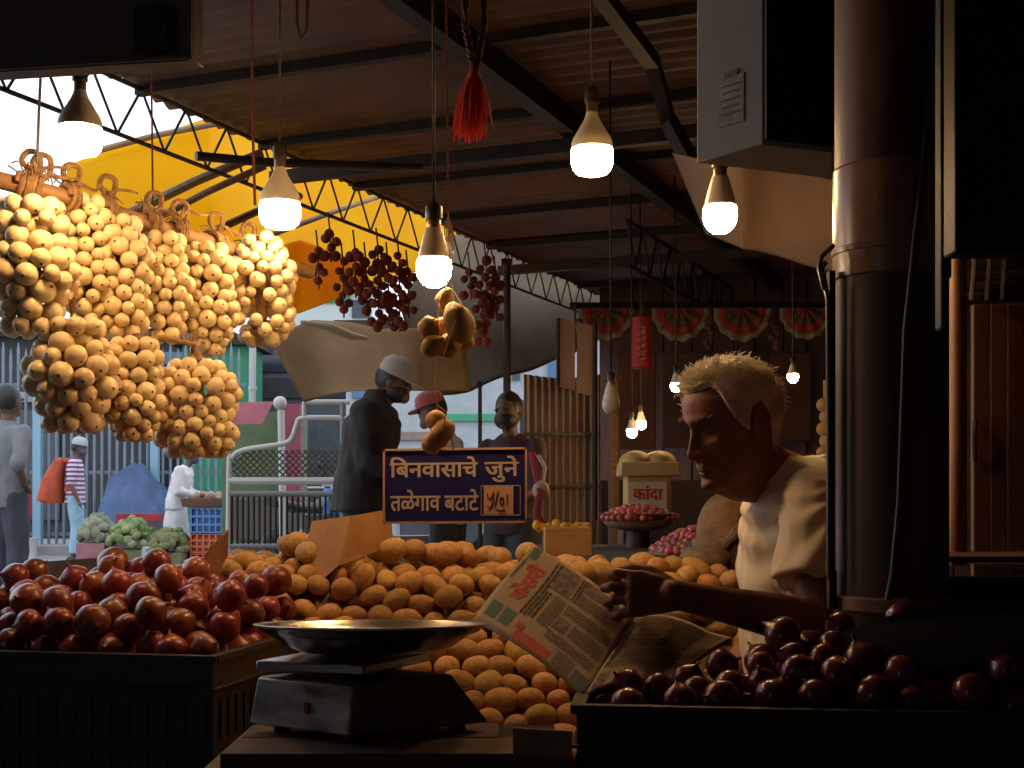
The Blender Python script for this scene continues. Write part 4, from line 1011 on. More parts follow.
obj('eyelashes', mb, M_hairb, man)
mb = MB() # moustache stubble-free lips
for zz, ml in ((-6.35, .0019), (-7.3, .0023)):
    pts = []
    for i in range(11):
        a = R(-19+3.8*i); pts.append(HW(headpt(a, zz+.25*(abs(i-5)/5)**2*(1 if zz < -7 else -1))+V((-.02,0,0))))
    mb.tube(pts, [ml*.3]+[ml*.8]+[ml]*7+[ml*.8]+[ml*.3], 8)
obj('lips', mb, mat('lips', (.17,.06,.04), .5), man)

# ------------------------------------------------------------------ passers-by
def figure(label, x, y, yaw, h, top, legs, hair=M_hairb, cap=None, mask=None, long_coat=0., bulky=1., arms='down', lean=0., skirt=False, head_down=0., skin=M_skin2, vox=.014, topname='shirt', z0=0., capvisor=True):
    s = h/1.72; fw = V((math.cos(yaw), math.sin(yaw), 0)); lf = V((-math.sin(yaw), math.cos(yaw), 0)); up = V((0,0,1)); O = V((x, y, z0))
    t = thing('person', label, 'person', O)
    def L(a, b, c): 
        l = lean*max(0, c-.9); return O+(fw*(a+l)+lf*b+up*(c-l*l*.2))*s
    hc = L(.03+head_down*.06, 0, 1.60-head_down*(.05 if bulky > 1.3 else .02))
    b = MB()
    b.ell(hc, (.098*s, .078*s, .118*s), axes(fw*math.cos(head_down*.5)-up*math.sin(head_down*.5), lf, up*math.cos(head_down*.5)+fw*math.sin(head_down*.5)))
    b.ell(hc+(fw*.092-up*(.015+.03*head_down))*s, (.018*s,.014*s,.024*s)); b.ell(hc+(fw*.062-up*(.075+.02*head_down))*s, (.036*s,.042*s,.04*s))
    for q in (-1, 1): b.ell(hc+lf*q*.078*s-up*.01*s, (.022*s,.010*s,.032*s))
    b.tube([hc-up*.06*s, L(-.0,0,1.40)], .05*s, 12)
    b.loft([(L(0,0,.88), fw*.09*s, lf*.13*s), (L(0,0,1.1), fw*.085*s, lf*.12*s), (L(0,0,1.32), fw*.09*s, lf*.15*s), (L(0,0,1.43), fw*.06*s, lf*.09*s)], 16)
    hands = []
    for q in (-1, 1):
        sh = L(0, q*.185, 1.36)
        if arms == 'down': el = L(-.02, q*.23, 1.08); wr = L(.08, q*.23, .85)
        elif arms == 'front': el = L(.06, q*.22, 1.08); wr = L(.28, q*.12, 1.02)
        elif arms == 'hips': el = L(-.14, q*.30, 1.10); wr = L(.02, q*.19, .98)
        else: el = L(.18, q*.2, 1.12); wr = L(.42, q*.15, 1.08)
        hands.append((sh, el, wr)); b.tube([sh, sh.lerp(el,.5), el, el.lerp(wr,.4), wr], [.05*s,.044*s,.038*s,.036*s,.024*s], 10, round_=True)
        dv = (wr-el).normalized(); hp_ = wr+dv*.05*s; b.ell(hp_, (.032*s,.042*s,.024*s), frame_from_z(dv.orthogonal(), dv))
        for f in range(4): b.tube([hp_+dv*.02*s+lf*(f-1.5)*.018*s, hp_+dv*.07*s+lf*(f-1.5)*.02*s-up*.01*s], [.009*s,.007*s], 6, round_=True)
        b.tube([hp_-dv*.01*s-lf*q*.025*s, hp_+dv*.03*s-lf*q*.045*s], [.010*s,.008*s], 6, round_=True)
        hip = L(0, q*.085, .90); kn = L(.03, q*.09, .50); an = L(-.02, q*.09, .09)
        b.tube([hip, hip.lerp(kn,.5), kn, kn.lerp(an,.35), an], [.085*s,.07*s,.052*s,.05*s,.034*s], 10, round_=True); b.tube([L(-.05,q*.09,.045), L(.05,q*.09,.05), L(.16,q*.10,.035)], [.035*s,.04*s,.03*s], 10, round_=True)
    me = remesh(b, vox*.8, [skin], 2, 'body'); plink('body', me, t)
    b = MB(); bk = bulky
    b.loft([(L(0,0,.80-long_coat), fw*.13*s*bk, lf*.18*s*bk), (L(0,0,.95), fw*.125*s*bk, lf*.175*s*bk), (L(0,0,1.15), fw*.12*s*bk, lf*.165*s*bk), (L(0,0,1.32), fw*.12*s*bk, lf*.185*s*bk), (L(0,0,1.41), fw*.09*s, lf*.14*s), (L(0,0,1.455), fw*.06*s, lf*.065*s)], 20)
    for sh, el, wr in hands:
        e = wr if (bulky > 1.05 or skirt) else sh.lerp(el, .9)
        pts = [sh, sh.lerp(el,.5), el, e] if e is wr else [sh, sh.lerp(el,.5), e]; b.tube(pts, [.068*s*bk,.064*s*bk,.058*s*bk,.045*s*bk][:len(pts)], 12, round_=True)
    me = remesh(b, vox, [top], 5, topname, lambda p, n: p+n*(.012*s*noise.noise(p*9)+.006*s*noise.noise(V((p.x*20, p.y*20, p.z*9))))); plink(topname, me, t)
    if bulky > 1.3:
        b = MB(); b.loft([(L(-.01,0,1.38), fw*.10*s, lf*.12*s), (L(.0,0,1.46), fw*.085*s, lf*.085*s), (L(.015,0,1.505), fw*.082*s, lf*.082*s)], 20); obj('jacket_collar', b, top, t)
    b = MB()
    if skirt: b.loft([(L(0,0,.06), fw*.24*s, lf*.24*s), (L(0,0,.5), fw*.19*s, lf*.21*s), (L(0,0,.95), fw*.13*s, lf*.16*s)], 20)
    else:
        for q in (-1, 1): b.tube([L(0,q*.08,.92), L(.02,q*.09,.7), L(.03,q*.095,.48), L(0,q*.095,.12)], [.11*s,.098*s,.078*s,.07*s], 12)
        b.ell(L(0,0,.92), (.125*s,.165*s,.12*s), axes(fw, lf, up))
    me = remesh(b, vox, [legs], 4, 'skirt' if skirt else 'trousers', lambda p, n: p+n*.010*s*noise.noise(V((p.x*14, p.y*14, p.z*8)))); plink('skirt' if skirt else 'trousers', me, t)
    if not skirt:
        b = MB()
        for q in (-1, 1): b.tube([L(-.06,q*.09,.04), L(.05,q*.09,.045), L(.18,q*.10,.035)], [.045*s,.047*s,.036*s], 10, round_=True)
        obj('shoes', b, mat('shoe_dark', (.04,.03,.03), .6), t)
    hd = head_down*.5; hfw = fw*math.cos(hd)-up*math.sin(hd); hup = up*math.cos(hd)+fw*math.sin(hd); MH = axes(hfw, lf, hup)
    for q in (-1, 1):
        b = MB(); b.ell(hc+(hfw*.089+lf*q*.032+hup*.012)*s, (.010*s,.014*s,.007*s), MH, 8, 6); b.tube([hc+(hfw*.094+lf*q*.016+hup*.030)*s, hc+(hfw*.088+lf*q*.05+hup*.020)*s], .005*s, 5); obj('eye', b, M_hairb, t)
    if hair is not None:
        b = MB(); b.ell(hc+(-hfw*.016+hup*.018)*s, (.100*s,.088*s,.115*s), MH, 18, 12)
        b.v = [v for v in b.v]; o_ = hc
        # keep the face free
        vs2 = []
        for v in b.v:
            d = V(v)-o_; a = d.dot(hfw)/s; c = d.dot(hup)/s
            if a > .03 and c < .055: v = tuple(V(v)-hfw*(a-.03)*s)
            if c < -.06: v = tuple(V(v)+hup*(-.06-c)*s*.7)
            vs2.append(v)
        b.v = vs2; obj('hair', b, hair, t)
    if cap is not None:
        b = MB(); prof = [(.108*s, .0), (.110*s, .03*s), (.100*s, .075*s), (.07*s, .105*s), (.02*s, .118*s)]
        b.lathe(prof, 24, M=MH, c=hc+hup*.035*s, cap=True); obj('cap', b, cap, t)
        if capvisor:
            b = MB(); pts = [hc+hup*.040*s+hfw*.095*s*0+hfw*(.085*s+.095*s*math.cos(R(a)))+lf*math.sin(R(a))*.085*s for a in range(-90, 91, 15)]; b.prism(pts, -hup*.008*s); obj('cap_brim', b, cap, t)
    if mask is not None:
        b = MB(); b.ell(hc+(hfw*.040-hup*.048)*s, (.078*s,.076*s,.064*s), MH, 16, 10); obj('face_mask', b, mask, t)
    return t, L, s, fw, lf
def fab(name, c, c2=None, **k): return mat(name, c, .85, ns=6, col2=c2 or tuple(x*.75 for x in c), **k)
figure('passer-by in a bulky black jacket, grey cap and black face mask', P(362,0,7.6).x, 7.6, R(-10), 1.73, fab('black_jacket', (.022,.016,.014)), fab('dark_jeans', (.03,.03,.035)), cap=fab('grey_cap', (.40,.35,.33)), mask=M_black, bulky=1.34, arms='front', lean=.16, head_down=.9, long_coat=.0, topname='jacket', vox=.013)
t_, L_, s_, fw_, lf_ = figure('man in a loose grey shirt and dark jeans standing at the far left', P(6,0,9.7).x, 9.7, R(60), 1.72, fab('grey_shirt', (.20,.205,.22)), fab('navy_jeans', (.055,.06,.08)), arms='hips', vox=.014)
# striped shirt
ms = mat('striped_shirt', (.22,.10,.22), .85); nt = ms.node_tree; wv = nt.nodes.new('ShaderNodeTexWave'); wv.bands_direction = 'Z'; wv.inputs['Scale'].default_value = 5.2
cr = nt.nodes.new('ShaderNodeValToRGB'); cr.color_ramp.elements[0].position = .45; cr.color_ramp.elements[1].position = .55; cr.color_ramp.elements[0].color = (.20,.05,.16,1); cr.color_ramp.elements[1].color = (.60,.55,.62,1)
tcn = nt.nodes.new('ShaderNodeTexCoord'); nt.links.new(tcn.outputs['Object'], wv.inputs[0]); nt.links.new(wv.outputs[0], cr.inputs[0]); nt.links.new(cr.outputs[0], nt.nodes['Principled BSDF'].inputs['Base Color'])
figure('man in a purple striped shirt, grey cap and pale jeans carrying an orange backpack', P(75,0,17.4).x, 17.4, R(10), 1.66, ms, fab('pale_jeans', (.33,.50,.66)), cap=fab('cap_grey2', (.42,.44,.46)), mask=fab('mask_blue', (.08,.09,.2)), arms='down', bulky=1.045, head_down=.4, vox=.016, capvisor=False)
t = thing('backpack', 'orange-red backpack on the back of the man in the striped shirt', 'backpack', P(52, 505, 17.35))
b = MB(); c = P(53, 480, 17.35); 
b.loft([(c+V((.02,0,-.31)), V((.10,0,0)), V((0,.15,0))), (c+V((-.03,0,-.27)), V((.17,0,0)), V((0,.18,0))), (c+V((0,0,0)), V((.13,0,0)), V((0,.17,0))), (c+V((.10,0,.26)), V((.07,0,0)), V((0,.13,0))), (c+V((.13,0,.30)), V((.03,0,0)), V((0,.08,0)))], 16, p=3)
obj('bag', b, fab('orange_bag', (.52,.085,.035)), t)
for q in (-.09, .09):
    b = MB(); b.tube([c+V((.16,q,.27)), c+V((.27,q,.26)), c+V((.33,q*1.3,.05)), c+V((.20,q,-.15))], .018, 6, flat=2); obj('strap', b, MATS['orange_bag'], t)
t_, L_, s_, fw_, lf_ = figure('person draped in white with orange cap and dark mask leaning over a tray', P(176,0,16.6).x, 16.6, R(-5), 1.52, fab('white_cloth', (.74,.70,.70)), MATS['white_cloth'], cap=fab('orange_cap', (.60,.30,.14)), mask=fab('mask_dark', (.06,.05,.10)), skirt=True, bulky=1.2, arms='front', lean=.25, head_down=.5, topname='shawl', vox=.016, capvisor=False)
figure('person in a dull red cap bending behind the lower potato bunch', P(450,0,8.2).x, 8.2, R(160), 1.55, fab('pale_grey_top', (.42,.42,.46)), fab('dark_jeans', (.03,.03,.035)), cap=fab('red_cap', (.42,.10,.09)), arms='front', lean=.1, head_down=.6, vox=.014)
figure('person with dark hair and black face mask standing right of the blue sign', P(512,0,7.1).x, 7.1, R(-120), 1.46, fab('maroon_dark_top', (.05,.018,.02)), fab('dark_jeans', (.03,.03,.035)), mask=M_black, arms='front', head_down=.3, vox=.013, topname='kurta')
t = thing('carry_bag', 'pale bundle with a red cloth held by the person right of the blue sign', 'bag', P(541, 500, 6.7))
b = MB(); b.ell(P(541, 490, 6.7), (.045,.04,.05)); b.tube([P(541,486,6.7), P(545,468,6.75), P(538,456,6.8)], .012, 8); obj('bundle', b, fab('pale_bundle', (.45,.30,.26)), t)
b = MB(); b.loft([(P(532,452,6.82), V((.02,0,0)), V((0,.012,0))), (P(536,470,6.74), V((.022,0,.006)), V((0,.012,0))), (P(540,492,6.66), V((.016,0,0)), V((0,.012,0))), (P(537,512,6.66), V((.022,0,-.005)), V((0,.012,0))), (P(541,530,6.66), V((.034,0,0)), V((0,.012,0)))], 12); obj('red_cloth', b, fab('red_cloth', (.32,.03,.04)), t)
figure('distant person in a red top by the white bucket near the bar fence', P(26,0,19.2).x, 19.2, R(200), 1.15, fab('red_top', (.50,.03,.07)), MATS['dark_jeans'], arms='front', vox=.02)

# ------------------------------------------------------------------ street
def bx(name, lab, cat, px0, py0, px1, py1, d, dep, m, bev=.0, group=None):
    a, b2 = P(px0, py0, d), P(px1, py1, d); mb = MB(); mb.box(((a.x+b2.x)/2, d+dep/2, (a.z+b2.z)/2), (b2.x-a.x, dep, a.z-b2.z)); return tag(obj(name, mb, m, bev=bev), lab, cat, group)
# bar fence
t = thing('bar_fence', 'tall blue-grey vertical bar fence across the street', 'fence', P(110, 553, 20))
M_bar = mat('fence_blue_grey', (.20,.24,.29), .5, ns=3, col2=(.15,.18,.22))
for i in range(34):
    x = -12+i*7.6; a = P(x, 350+6*(i % 2), 20); mb = MB(); mb.tube([V((a.x, 20, .15)), V((a.x, 20, a.z)), V((a.x, 20, a.z+.12))], [.022,.022,.004], 6); obj('bar', mb, M_bar, t)
for zz in (.3, 1.25, 2.6): mb = MB(); a, b2 = P(-20, 0, 20.05), P(245, 0, 20.05); mb.box(((a.x+b2.x)/2, 20.05, zz), (b2.x-a.x, .04, .05)); obj('rail', mb, M_bar, t)
for x in (38, 155): mb = MB(); a = P(x, 0, 19.95); mb.box((a.x, 19.95, 1.5), (.12, .12, 3.0)); obj('post', mb, mat('post_blue', (.22,.38,.50), .5), t)
# gate
t = thing('gate_panel', 'white-framed gate with wire mesh above dark bars, left of the potato heap', 'gate', P(285, 595, 9))
M_gw = mat('gate_white', (.46,.44,.42), .4); GD = 9.0
fr_ = [(228,610),(229,470),(232,458),(244,450),(282,444),(292,438),(297,424),(304,418),(350,418)]
mb = MB(); mb.tube(sp([P(x, y, GD) for x, y in fr_], 4), .018, 8); obj('frame', mb, M_gw, t)
mb = MB(); mb.tube([P(229,481,GD), P(352,481,GD)], .026, 8); obj('rail', mb, M_gw, t)
mb = MB(); mb.tube([P(304,402,GD), P(350,402,GD)], .018, 8); mb.tube([P(304,402,GD), P(304,418,GD)], .014, 8); obj('top_rail', mb, M_gw, t)
mb = MB(); mb.tube([P(229,546,GD), P(352,546,GD)], .018, 8); mb.tube([P(229,494,GD), P(352,494,GD)], .02, 8); mb.tube([P(343,402,GD), P(343,610,GD)], .02, 8); obj('cross_rail', mb, mat('gate_grey', (.16,.16,.155), .5), t)
mb = MB()
for i in range(21): x = 232+i*5.5; mb.tube([P(x,494,GD), P(x,546,GD)], .009, 5)
obj('bars', mb, M_beam, t)
mb = MB()
for i in range(-8, 24):
    for s_ in (-1, 1):
        # diamond wire, clipped to the panel
        pts = []
        for k_ in range(13):
            y = 450+k_*2.5; x = 232+i*6.5+s_*k_*2.5+(0 if s_ > 0 else 30)
            if 231 < x < 343 and y < 480 and not (x < 240 and y < 456): pts.append(P(x, y, GD+.01))
        if len(pts) > 1: mb.tube(pts, .005, 4)
obj('wire_mesh', mb, M_truss, t)
mb = MB()
for k_ in range(4):
    for i in range(14): mb.tube([P(232+i*8,546+k_*12,GD), P(240+i*8,558+k_*12,GD)], .005, 4)
obj('lower_lattice', mb, M_truss, t)
mb = MB(); mb.tube([P(284,600,11), P(281,410,11)], .03, 8); mb.ell(P(280,403,11), .058)
tag(obj('lamp_post', mb, M_gw), 'white post with a ball top behind the wire mesh gate', 'post')
# kiosk
t = thing('kiosk', 'green kiosk with maroon slanted awning and posts behind the gate', 'kiosk', P(262, 560, 14))
def part(nm, px0, py0, px1, py1, d, dep, m, bev=0.):
    a, b2 = P(px0, py0, d), P(px1, py1, d); mb = MB(); mb.box(((a.x+b2.x)/2, d+dep/2, (a.z+b2.z)/2), (b2.x-a.x, dep, a.z-b2.z)); return obj(nm, mb, m, t, bev=bev)
part('green_wall', 222, 412, 296, 572, 14.2, .8, fab('kiosk_green', (.12,.17,.08)))
part('maroon_post', 284, 404, 300, 574, 14.0, .15, fab('maroon', (.30,.07,.09)))
mb = MB(); mb.prism([P(240,404,13.7), P(273,403,13.7), P(262,424,13.5), P(226,424,13.5)], V((0,.05,.02))); obj('awning', mb, MATS['maroon'], t)
part('counter_board', 232, 500, 300, 540, 13.9, .3, fab('kiosk_dull', (.10,.09,.07)))
# blue drum behind gate
t = thing('water_drum', 'bright blue plastic drum behind the gate bars', 'drum', P(334, 515, 11.6))
mb = MB(); a = P(334, 515, 11.6); mb.lathe([(.08,0),(.095,.01),(.095,.10),(.100,.11),(.095,.12),(.095,.22),(.08,.235)], 20, c=a); obj('body', mb, mat('drum_blue', (.02,.12,.50), .4), t)
mb = MB(); mb.lathe([(.03,.235),(.03,.255)], 12, c=a); obj('lid', mb, M_gw, t)
bx('stall_table', 'dark low table behind the gate carrying the blue drum', 'table', 305, 515, 350, 593, 11.4, .45, fab('table_dark', (.07,.06,.06)))
# vehicles: parked motorcycle bits seen through the gate
def moto(label, px, d, yaw, col):
    o = P(px, 0, d); o.z = 0; fw = V((math.cos(yaw), math.sin(yaw), 0)); lf = V((-fw.y, fw.x, 0)); up = V((0,0,1))
    t = thing('motorcycle', label, 'motorcycle', o)
    for a in (-.62, .65):
        mb = MB(); c = o+fw*a+up*.3; pts = [c+(fw*math.cos(q/20*6.2832)+up*math.sin(q/20*6.2832))*.26 for q in range(21)]; mb.tube(pts, .045, 8, side=lf)
        for q in range(6): mb.tube([c, c+(fw*math.cos(q*1.047)+up*math.sin(q*1.047))*.24], .008, 4)
        mb.tube([c-lf*.06, c+lf*.06], .04, 8); obj('wheel', mb, M_black, t)
    m = fab('paint_'+col[0], col[1])
    mb = MB(); mb.loft([(o+fw*.36+up*.80, up*.10, lf*.09), (o+fw*.15+up*.80, up*.13, lf*.14), (o+fw*-.12+up*.76, up*.06, lf*.10)], 14); obj('fuel_tank', mb, m, t)
    mb = MB(); mb.loft([(o-fw*.08+up*.78, up*.05, lf*.11), (o-fw*.4+up*.78, up*.05, lf*.13), (o-fw*.75+up*.84, up*.04, lf*.08)], 14); obj('seat', mb, M_black, t)
    mb = MB(); mb.tube([o+fw*.65+up*.3, o+fw*.45+up*.95], .025, 8); mb.tube([o+fw*.42+up*1.0-lf*.33, o+fw*.46+up*1.0, o+fw*.42+up*1.0+lf*.33], .014, 8); obj('fork', mb, M_gw, t)
    mb = MB(); mb.box(o+up*.42, (.4,.22,.3), axes(fw, lf, up)); mb.tube([o+up*.3, o-fw*.8+up*.32], .04, 8); obj('engine', mb, mat('engine', (.25,.25,.26), .3, .8), t)
    mb = MB(); mb.ell(o+fw*.56+up*.92, (.08,.09,.09)); obj('headlamp', mb, mat('lamp_glass', (.7,.7,.72), .1), t)
    for s_ in (-1, 1): mb = MB(); mb.tube([o+fw*.42+up*1.0+lf*s_*.28, o+fw*.40+up*1.18+lf*s_*.33], .006, 5); mb.ell(o+fw*.40+up*1.2+lf*s_*.34, (.03,.06,.04)); obj('mirror', mb, M_black, t)
moto('parked motorcycle seen through the wire mesh gate', 322, 12.6, R(60), ('g', (.10,.10,.11)))
moto('parked motorcycle behind the potato heap beneath the blue sign', 420, 10.6, R(20), ('d', (.06,.09,.06)))
moto('parked motorcycle beyond the gate beside the black jacketed passer-by', 300, 17.0, R(100), ('w', (.35,.35,.38)))
# blue tarp heap, produce
def heap(name, lab, cat, px, py, w, h, d, m, seed, sx=1., flat=.5, kind=None):
    a = P(px, py, d); mb = MB(); rx = w*d/F/2; rz_ = h*d/F
    mb.ell(a, (rx, rx*flat+.15, rz_), nu=40, nv=24); mb.v = [tuple(V((v[0], v[1], max(v[2], a.z)))+V((.10*rx*nz(v,3,seed), 0, .16*rz_*nz(v,4,seed)))) for v in mb.v]
    o = tag(obj(name, mb, m), lab, cat); return o
mb = MB()
def bt(u, v):
    x = lerp(84, 163, u); top_ = interp(u, [(0,.55),(.12,1.05),(.45,1.25),(.8,.8),(1,.35)]); z = .12+top_*math.sin(math.pi*min(v,1)/1.0*.5)**.6 if v < .6 else .12+top_
    yy = 18.6+v*1.2; p = P(x, 0, 18.6); return V((p.x, yy, max(.1, z+.06*nz((u*6, v*5, 1)))))
mb.grid(bt, 36, 20); tag(obj('blue_tarpaulin', mb, mat('blue_tarp', (.055,.10,.22), .6, ns=5, col2=(.04,.075,.16), bump=(6,.5,.05)), sol=.01), 'blue tarpaulin covering a heap in front of the bar fence', 'tarpaulin')
bx('bench', 'dark bench under the blue tarpaulin by the fence', 'bench', 84, 522, 165, 557, 18.2, .34, fab('bench_d', (.10,.09,.10)))
bx('red_cloth', 'red cloth laid along the bench behind the green produce', 'cloth', 116, 514, 158, 521.5, 18.22, .3, fab('red_c2', (.42,.04,.06)))
M_grn = mat('green_produce', (.11,.19,.045), .8, ns=5, col2=(.30,.30,.15), bump=(8,.8,.05), thresh=(.4,.6)); M_grn2 = mat('green_produce_dull', (.12,.15,.05), .8, ns=6, col2=(.20,.17,.07), bump=(8,.8,.05))
def greens(lab, px, py, w, h, d, m, seed, base):
    a = P(px, py, d); rx = w*d/F/2; rz_ = h*d/F; rn = random.Random(seed)
    t = thing('produce_heap', lab, 'vegetables', a)
    mb = MB()
    for i in range(95):
        q = rn.uniform(0, 6.28); r = rn.random()**.6; u = math.cos(q)*r; v_ = math.sin(q)*r; zz = (1-r*r)**.5*rz_*rn.uniform(.75, 1.0)
        mb.ell(a+V((u*rx, v_*.35, zz)), (rn.uniform(.05,.09), .06, rn.uniform(.04,.07)), Euler((rn.random()*3, rn.random()*3, 0)).to_matrix(), 7, 5)
    o = obj('leafy_bundles', mb, m, t); o['kind'] = 'stuff'
    for i in range(5):
        mb = MB(); zz = -.02-i*0; 
    mb = MB(); mb.box(a+V((0, 0, -base/2)), (rx*1.9, .6, base)); obj('crate', mb, fab('pink_crate', (.36,.16,.17)) if 'grey' in lab else fab('crate_olive', (.16,.17,.08)), t, bev=.01)
greens('heap of bright green vegetables, tallest of the street heaps', 131, 549, 42, 30, 16.2, M_grn, 1, .22)
greens('lower dull green vegetable heap beside the blue and orange crates', 170, 552, 36, 22, 16.0, M_grn2, 2, .18)
greens('grey-green vegetable heap on a pinkish crate', 98, 542, 30, 26, 16.3, mat('grey_produce', (.26,.27,.19), .8, ns=8, col2=(.16,.17,.10)), 3, .30)
t = thing('bollard', 'short grey metal bollard in front of the street vegetables', 'bollard', P(147, 572, 14)); mb = MB(); a = P(147, 575, 14); a.z = 0; mb.lathe([(.055,0),(.055,.30),(.05,.33),(.02,.345)], 16, c=a); obj('post', mb, mat('bollard_grey', (.26,.26,.27), .4, .5), t)
mb = MB(); mb.lathe([(.057,.2),(.057,.24)], 16, c=a, cap=False); obj('band', mb, mat('bollard_band', (.5,.5,.5), .4), t)
t = thing('bucket', 'white plastic bucket at the foot of the fence', 'bucket', P(29, 548, 18.5)); a = P(29, 549, 18.5); a.z = 0; mb = MB(); mb.lathe([(.10,0),(.125,.28),(.135,.29),(.12,.29),(.095,.02)], 20, c=a, cap=False); mb.lathe([(.1,0),(.001,.001)], 20, c=a, cap=False); obj('pail', mb, mat('white_plastic', (.62,.60,.60), .4), t)
mb = MB(); mb.tube([a+V((-.13,0,.28)), a+V((-.08,0,.18)), a+V((.08,0,.18)), a+V((.13,0,.28))], .008, 6); obj('handle', mb, M_gw, t)
def lattice_crate(lab, px0, py0, px1, py1, d, m, n=4):
    a, b2 = P(px0, py0, d), P(px1, py1, d); w = b2.x-a.x; h = a.z-b2.z; cx = (a.x+b2.x)/2; t = thing('plastic_crate', lab, 'crate', (cx, d, b2.z))
    for yy in (d, d+.4):
        mb = MB()
        for k_ in range(n+1): mb.box((cx, yy, lerp(b2.z, a.z, k_/n)), (w, .02, h*.09))
        for k_ in range(6): mb.box((lerp(a.x, b2.x, k_/5), yy, (a.z+b2.z)/2), (w*.05, .018, h))
        obj('side_wall', mb, m, t)
    for xx in (a.x, b2.x): mb = MB(); mb.box((xx, d+.2, (a.z+b2.z)/2), (.02, .4, h)); obj('end_wall', mb, m, t)
    mb = MB(); mb.box((cx, d+.2, b2.z+.01), (w, .4, .02)); mb.box((cx, d+.2, (a.z+b2.z)/2), (w*.9, .3, h*.8)); obj('bottom', mb, m, t)
M_bc = mat('crate_blue', (.09,.20,.45), .5); M_oc = mat('crate_orange', (.62,.13,.05), .5)
lattice_crate('blue plastic crate on top of the orange ones by the person in white', 191, 508, 222, 533, 16.0, M_bc, 3)
lattice_crate('upper orange plastic crate directly under the blue one', 191, 534, 222, 553, 16.0, M_oc, 3)
lattice_crate('lower orange plastic crate standing on the street', 191, 554, 222, 571, 16.0, M_oc, 3)
t = thing('tray', 'brown wooden tray of small goods on top of the blue crate', 'tray', P(203, 508, 16)); mb = MB(); a, b2 = P(183,498,16), P(223,507,16); mb.box(((a.x+b2.x)/2, 16.2, (a.z+b2.z)/2), (b2.x-a.x, .5, a.z-b2.z), taper=1.08); obj('board', mb, M_dirtcard2, t, bev=.01)
mb = MB(); rn = random.Random(2)
for i in range(26): mb.ell(P(rn.uniform(196,220), rn.uniform(494,498), 16+rn.uniform(0,.4)), rn.uniform(.03,.05), nu=7, nv=5)
o = obj('goods', mb, fab('goods_tan', (.40,.26,.20)), t); o['kind'] = 'stuff'
# kerb
mb = MB(); mb.box((-6, 21, .07), (14, 3.2, .14)); k_o = struct('trim_90', mb, mat('pavement', (.36,.34,.33), .9, ns=4, col2=(.28,.27,.26)))
mb = MB(); a, b2 = P(88,0,12), P(240,0,12); mb.box(((a.x+b2.x)/2-.4, 12.5, .035), (3.5, .25, .07)); struct('trim_91', mb, MATS['pavement'])
# buildings
def building(lab, px0, py0, px1, d, dep, m, wins=(), fascia=None, name='building', roofm=None):
    a, b2 = P(px0, py0, d), P(px1, py0, d); cx = (a.x+b2.x)/2; w = b2.x-a.x
    t = thing(name, lab, 'building', (cx, d, 0)); mb = MB(); mb.box((cx, d+dep/2, a.z/2), (w, dep, a.z)); obj('wall', mb, m, t)
    mb = MB(); mb.box((cx, d+dep/2, a.z+.06), (w+.3, dep+.5, .12)); obj('roof', mb, roofm or M_beam, t)
    for (x0, y0, x1, y1, mm, nm) in wins:
        c, e = P(x0, y0, d-.03), P(x1, y1, d-.03); mb = MB(); mb.box(((c.x+e.x)/2, d-.03, (c.z+e.z)/2), (e.x-c.x, .06, c.z-e.z)); f = obj(nm, mb, mm, t)
    return t
M_dg = fab('dark_grey_facade', (.05,.052,.058)); M_glass = mat('window_dark', (.03,.04,.06), .15)
building('dark grey shop building across the street with a pale fascia strip', -60, 338, 226, 24, 4, M_dg, [(-20,392,118,402,fab('fascia_pale', (.30,.31,.33)),'fascia'), (120,352,185,364,fab('fascia_blue', (.18,.22,.30)),'fascia'), (10,410,60,520,M_glass,'window'), (158,430,230,545,fab('dark_opening', (.015,.015,.02)),'doorway')])
building('bright green shopfront panel with a white edge, right of the dark building', 182, 346, 249, 22.3, 1.2, mat('vivid_green', (.025,.24,.12), .5), [(196,404,249,409,fab('pink_trim', (.5,.12,.15)),'trim_strip')], name='shopfront')
t = thing('drain_pipe', 'white vertical pipe beside the bright green shopfront', 'pipe', P(253, 420, 22)); mb = MB(); mb.tube([P(253,300,22), P(252,425,22)], .06, 10); obj('pipe', mb, M_gw, t)
mb = MB(); [mb.lathe([(.075,0),(.075,.06)], 12, c=P(252.5,y_,22)) for y_ in (340,390)]; obj('bracket', mb, M_gw, t)
building('grey building with dark awnings behind the kiosk', 252, 338, 352, 25, 3, fab('grey_facade', (.13,.135,.15)), [(260,350,300,372,M_glass,'window'),(306,350,345,372,M_glass,'window'),(256,378,348,398,fab('awning_dark', (.05,.05,.055)),'awning')])
building('pale building with green fascia showing above the grey tarpaulin', 286, 290, 372, 30, 3, mat('green_white', (.55,.62,.58), .6), [(286,292,350,303,MATS['vivid_green'],'fascia'),(352,300,370,318,M_glass,'window')])
M_pale = fab('pale_wall', (.42,.45,.48), (.36,.39,.42))
building('pale white-blue building with blue window frames behind the two shoppers', 346, 330, 640, 20, 4, M_pale,
   [(400,470,560,560,fab('shop_shadow', (.07,.07,.08)),'doorway'), (352,378,372,398,mat('win_blue', (.07,.15,.32), .3),'window'), (374,376,384,400,MATS['win_blue'],'window'), (512,352,520,380,M_glass,'window'),(548,340,556,378,MATS['win_blue'],'window'),(436,414,504,421,mat('green_band', (.05,.30,.16), .5),'green_strip'), (380,430,386,500,MATS['win_blue'],'post'), (366,432,430,440,fab('brown_band', (.30,.22,.18)),'awning'), (520,400,536,470,M_glass,'window')])  # wide dark slab paints the shade of the shops below the band
